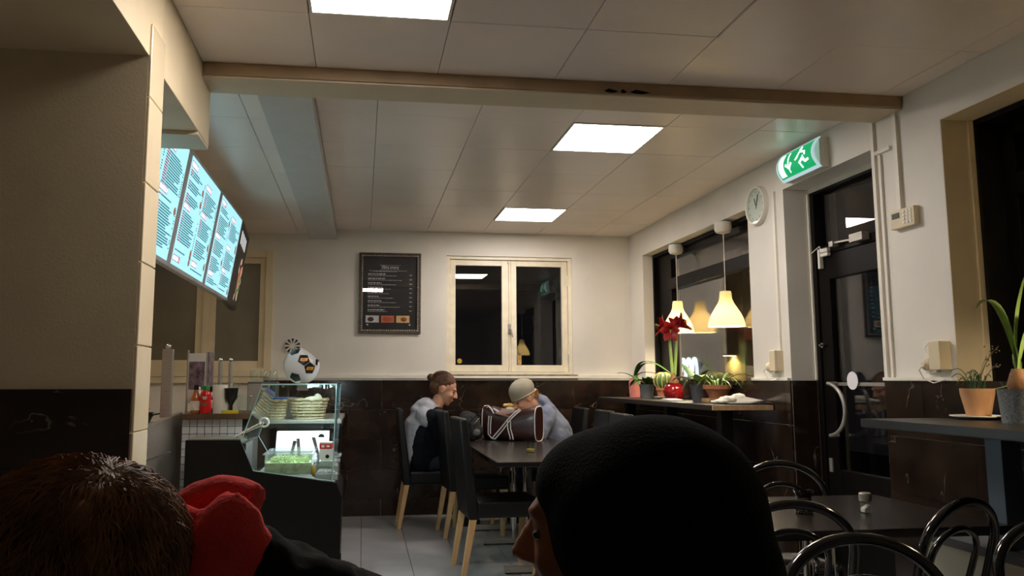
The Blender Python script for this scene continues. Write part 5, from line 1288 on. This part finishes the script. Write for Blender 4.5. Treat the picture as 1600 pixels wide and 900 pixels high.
# ---------------- person in beanie, right of the far table (faces -x)
pb = thing('person', 'person in grey beanie and blue-grey hoodie bent over food at the far table', 'person', (1.72, 7.02, 0), group='two people eating at the far table')
hc = (-.30, -.04, 1.095); HM = frame_of((-1, -.12), R(34)); hk = 1.12
mb = MB(); head_shapes(mb, hc, HM, hk)
mb.cap((-.235, -.03, 1.05), (-.15, 0, .98), .058, .065).cap((-.12, 0, .92), (.0, 0, .60), .10, .12)
mb.cap((-.14, -.17, .93), (-.22, -.24, .77), .04, .036).cap((-.22, -.24, .77), (-.40, -.14, .90), .036, .028)
mb.cap((-.14, .17, .93), (-.22, .22, .77), .04, .036).cap((-.22, .22, .77), (-.40, .04, .90), .036, .028)
for sy in (-1, 1): mb.cap((-.0, sy*.08, .55), (-.30, sy*.09, .55), .06, .05).cap((-.30, sy*.09, .52), (-.28, sy*.09, .10), .045, .035)
hand_shapes(mb, (-.41, -.135, .905), (-.35, .5, .75), (0, 1, .1), 1, .55, -1); hand_shapes(mb, (-.41, .035, .905), (-.35, -.45, .75), (0, -1, .1), 1, .55, 1)
bo = blob('body', mb, M['skin'], pb, .0065, 5); eyes(bo, hc, HM, hk)
mb = MB(); eu = HM.to_euler()
mb.ell(headspace(hc, HM, hk, (-.014, 0, .062)), (.110*hk, .090*hk, .088*hk), eu, 24, 16)
mb.ell(headspace(hc, HM, hk, (-.006, 0, .040)), (.106*hk, .088*hk, .060*hk), eu, 24, 16)
bn = blob('beanie', mb, M['beanie'], pb, .008, 4, label='grey-beige knitted beanie')
hp = [headspace(hc, HM, hk, (.104*math.cos(a)-.008, .088*math.sin(a), .016+.012*math.cos(a))) for a in [2*PI*q/40 for q in range(40)]]
part('cuff', MB().tube(hp, .0075, 8, closed=True), M['beanie'], bn, smooth=60)
sandy = hairmat('sandy_hair', s(160, 112, 66), 0)
mb = MB().ell(headspace(hc, HM, hk, (-.062, -.02, -.018)), (.044*hk, .064*hk, .060*hk), eu).ell(headspace(hc, HM, hk, (-.09, -.03, -.045)), (.032*hk, .04*hk, .035*hk), eu)
ha = blob('hair', mb, sandy, pb, .008, 3, (.010, .02), label='sandy hair sticking out under the beanie')
roots = []
for k in range(180):
    d = Vector((rr.uniform(-1, .3), rr.uniform(-1, 1), rr.uniform(-1, .6))).normalized()
    roots.append((headspace(hc, HM, hk, (-.062+.044*d.x, -.02+.064*d.y, -.018+.060*d.z)), HM @ d))
strands('hair_locks', ha, sandy, roots, .06, lambda p, n: HM @ Vector((-.7, 0, -.5)), .0016, .003, seed=5)
mb = MB()
mb.cap((.02, 0, .58), (-.02, 0, .76), .165, .165).cap((-.03, 0, .80), (-.12, 0, .95), .16, .12)
for sy in (-1, 1):
    mb.cap((-.12, sy*.14, .945), (-.21, sy*.235, .78), .085, .066).cap((-.21, sy*.235, .78), (-.385, -.05+sy*.09, .885), .062, .043)
mb.ell((-.125, 0, 1.055), (.085, .11, .055), (0, R(32), 0)).ell((-.085, 0, 1.01), (.08, .11, .05), (0, R(32), 0)).ell((-.19, -.01, 1.0), (.06, .09, .045), (0, R(-20), 0))
blob('hoodie', mb, M['bluegrey'], pb, .011, 5, (.024, .08), label='blue-grey hooded sweatshirt')
mb = MB()
for sy in (-1, 1): mb.cap((.02, sy*.085, .545), (-.31, sy*.095, .545), .085, .068).cap((-.31, sy*.095, .53), (-.285, sy*.095, .10), .062, .05)
mb.ell((.03, 0, .55), (.13, .17, .09))
blob('trousers', mb, M['jeans'], pb, .012, 4)
for sy in (-1, 1): blob('shoe', MB().cap((-.26, sy*.095, .045), (-.40, sy*.10, .035), .045, .035).box((-.43, sy*.095-.04, 0), (-.23, sy*.095+.04, .03)), M['black_cloth'], pb, .009, 3)
t = thing('wrapped_sandwich', 'filled bread in white paper held up to the mouth', 'food', (1.285, 6.965, .965))
blob('bread', MB().ell((0, 0, .06), (.045, .04, .022)).ell((-.03, 0, .062), (.03, .035, .018)), mat('bread', s(206, 170, 90), .8, var=.35, scale=40), t, .006, 2, (.012, .02))
blob('wrapper', MB().ell((0, 0, .03), (.045, .042, .03)).ell((0, 0, .01), (.03, .03, .02)), M['paper'], t, .007, 2, (.015, .03))

# ---------------- foreground person in black hat (faces left and slightly away)
pc = thing('person', 'person in black knitted hat close to the camera, seen from behind', 'person', (.36, .93, 0), group='two people in the foreground')
hc = (-.058, .035, 1.068); HM = frame_of((-.84, .54), R(3)); hk = 1.04; BM = frame_of((-.05, 1))
mb = MB(); head_shapes(mb, hc, HM, hk)
mb.cap((-.03, 0, 1.02), (.03, -.02, .90), .06, .066).cap((.03, -.02, .86), (.03, -.02, .58), .12, .12)
for sy in (-1, 1):
    v = BM @ Vector((0, sy*.19, 0)); f_ = BM @ Vector((1, 0, 0))
    sh_ = Vector((.03, -.02, .86))+v; el = sh_+Vector((0, 0, -.24))+v*.15; wr_ = el+f_*.22+Vector((0, 0, .0))-v*.4
    mb.cap(sh_, el, .045, .04).cap(el, wr_, .038, .03)
    hip = Vector((.03, -.02, .54))+v*.5; kn = hip+f_*.40; mb.cap(hip, kn, .07, .055).cap(kn, kn+Vector((0, 0, -.42)), .05, .035)
    hand_shapes(mb, wr_, f_-v*.6, (0, 0, -1), 1, .4, sy)
bo = blob('body', mb, M['skin2'], pc, .007, 5); eyes(bo, hc, HM, hk)
mb = MB(); hx, hy, hz = hc
eu = HM.to_euler(); mb.ell(headspace(hc, HM, hk, (-.014, 0, .052)), (.106, .092, .074), eu, 32, 20)
mb.ell((hx+.046, hy-.035, 1.085), (.130, .125, .126), None, 32, 20)
mb.ell((hx+.066, hy-.05, 1.02), (.118, .11, .12), None, 32, 20)
mb.ell((hx+.060, hy-.05, .96), (.115, .10, .09), None, 32, 20)
blob('hat', mb, M['blackknit'], pc, .007, 30, (.004, .08), label='bulky black knitted hat pulled low')
mb = MB()
mb.cap((.03, -.02, .86), (.03, -.02, .60), .16, .165)
for sy in (-1, 1):
    v = BM @ Vector((0, sy*.19, 0)); f_ = BM @ Vector((1, 0, 0)); sh_ = Vector((.03, -.02, .86))+v; el = sh_+Vector((0, 0, -.24))+v*.15; wr_ = el+f_*.20-v*.36
    mb.cap(sh_, el, .08, .066).cap(el, wr_, .062, .045)
mb.cap((.0, -.01, .95), (.03, -.02, .88), .09, .13)
blob('coat', mb, M['black_cloth'], pc, .012, 5, (.02, .08), label='black winter coat')
mb = MB()
for sy in (-1, 1):
    v = BM @ Vector((0, sy*.19, 0)); f_ = BM @ Vector((1, 0, 0)); hip = Vector((.03, -.02, .54))+v*.5; kn = hip+f_*.40
    mb.cap(hip, kn, .09, .075).cap(kn, kn+Vector((0, 0, -.40)), .068, .05); mb.cap(kn+Vector((0, 0, -.49))-f_*.03, kn+Vector((0, 0, -.495))+f_*.13, .048, .038)
mb.ell((.03, -.02, .55), (.16, .16, .09))
blob('trousers', mb, M['jeans'], pc, .012, 4)
# ---------------- foreground person with red hood (leans to the left, hair towards the camera)
pd = thing('person', 'person with light brown hair and bright red hood at the lower left', 'person', (-.14, 1.02, 0), group='two people in the foreground')
hc = (-.178, -.06, 1.020); HM = frame_of((-.45, .89), R(16), R(8)); hk = 1.02
mb = MB(); head_shapes(mb, hc, HM, hk)
mb.cap((-.12, -.04, .98), (-.03, .02, .91), .06, .066).cap((.0, .03, .84), (.0, .03, .58), .12, .12)
f_ = Vector((-.3, .95, 0)).normalized(); sdv = Vector((.95, .3, 0)).normalized()
for sy in (-1, 1):
    sh_ = Vector((.0, .03, .88))+sdv*sy*.17; el = sh_+Vector((0, 0, -.25))+sdv*sy*.03; wr_ = el+f_*.23-sdv*sy*.07
    mb.cap(sh_, el, .045, .04).cap(el, wr_, .038, .03); hand_shapes(mb, wr_, f_-sdv*sy*.4, (0, 0, -1), 1, .4, sy)
    hip = Vector((0, .03, .54))+sdv*sy*.09; kn = hip+f_*.40; mb.cap(hip, kn, .07, .055).cap(kn, kn+Vector((0, 0, -.42)), .05, .035)
bo = blob('body', mb, M['skin'], pd, .007, 5); eyes(bo, hc, HM, hk)
lbr = hairmat('light_brown_hair', s(128, 90, 56), 0)
eu = HM.to_euler(); mb = MB()
hcn = headspace(hc, HM, hk, (-.030, 0, .030)); hrr = (.112*hk, .094*hk, .096*hk)
mb.ell(hcn, hrr, eu, 28, 18); mb.ell(headspace(hc, HM, hk, (-.055, 0, -.035)), (.085*hk, .090*hk, .09*hk), eu, 28, 18); mb.ell(headspace(hc, HM, hk, (-.03, -.02, -.05)), (.085*hk, .090*hk, .10*hk), eu, 28, 18); mb.ell(headspace(hc, HM, hk, (-.05, -.03, -.10)), (.085*hk, .085*hk, .09*hk), eu, 28, 18)
ha = blob('hair', mb, lbr, pd, .007, 4, (.022, .045), label='tousled light brown hair')
roots = []
for k in range(4800):
    d = Vector((rr.gauss(0, 1), rr.gauss(0, 1), rr.gauss(0, 1))).normalized()
    if d.z < -.55 or (d.x > .78 and d.z < .4): continue
    roots.append((Vector(hcn)+HM @ Vector((hrr[0]*d.x, hrr[1]*d.y, hrr[2]*d.z)), HM @ d))
crown = headspace(hc, HM, hk, (-.085, -.01, .10))
strands('hair_locks', ha, lbr, roots, .075, lambda p, n: (p-crown).normalized()+Vector((0, 0, -.35)), .0010, .0075, seg=7, seed=8, jit=.65, cen=(tuple(hcn), (.112, .112, .101)))
mb = MB()
# hood: thick fleece rolls gathered round the neck, rising into a fold on the right
O = Vector((-.050, .0, .012))
def rl(p0, p1, p2, r): mb.tube([Vector(q)+O for q in bez(p0, p1, p2, 9)], r, 16)
rl((-.050, -.06, .90), (-.035, -.05, 1.02), (-.018, -.01, 1.085), [.026, .030, .033, .035, .036, .036, .035, .033, .026])
rl((-.015, -.07, .88), (.010, -.07, 1.03), (.052, -.02, 1.092), [.022, .025, .027, .029, .031, .033, .034, .034, .028])
rl((.015, -.05, .95), (.045, -.05, 1.01), (.068, -.01, 1.060), [.016, .018, .020, .022, .024, .026, .027, .026, .020])
rl((-.06, .03, 1.03), (-.01, .06, 1.11), (.060, .03, 1.08), .030)
mb.cap(Vector((-.02, .02, .97))+O, Vector((.03, .03, 1.02))+O, .065, .05)
blob('hood', mb, M['red_fleece'], pd, .007, 2, (.010, .06), label='bright red fleece hood bunched round the neck')
mb = MB()
mb.cap((.0, .03, .89), (.0, .03, .60), .155, .165).cap((.03, .02, .955), (.03, .03, .88), .09, .15)
for sy in (-1, 1):
    sh_ = Vector((.0, .03, .90))+sdv*sy*.165; el = sh_+Vector((0, 0, -.25))+sdv*sy*.03; wr_ = el+f_*.21-sdv*sy*.07
    mb.cap(sh_+Vector((-.03*sy, 0, .02)), el, .085, .068).cap(el, wr_, .062, .045)
mb.cap((.00, -.0, 1.035), (.07, .03, .97), .050, .075)
blob('jacket', mb, M['olive'], pd, .010, 4, (.026, .05), label='dark olive padded jacket')
mb = MB()
for sy in (-1, 1):
    hip = Vector((0, .03, .54))+sdv*sy*.09; kn = hip+f_*.40
    mb.cap(hip, kn, .09, .075).cap(kn, kn+Vector((0, 0, -.40)), .068, .05); mb.cap(kn+Vector((0, 0, -.49))-f_*.03, kn+Vector((0, 0, -.495))+f_*.13, .048, .038)
mb.ell((0, .03, .55), (.16, .16, .09))
blob('trousers', mb, M['jeans'], pd, .012, 4)
# chairs they sit on
dup(bc, (.39, .92, 0), R(3), 'black bentwood chair under the person in the black hat')
dup(bc, (-.14, 1.05, 0), R(17), 'black bentwood chair under the person with the red hood')
# ---- outdoors: pavement and a lamp-lit post beyond the window
struct('pavement', MB().box((3.0, -3, -.25), (9, 14, -.05)), mat('dark_asphalt', s(40, 40, 42), .9), None)
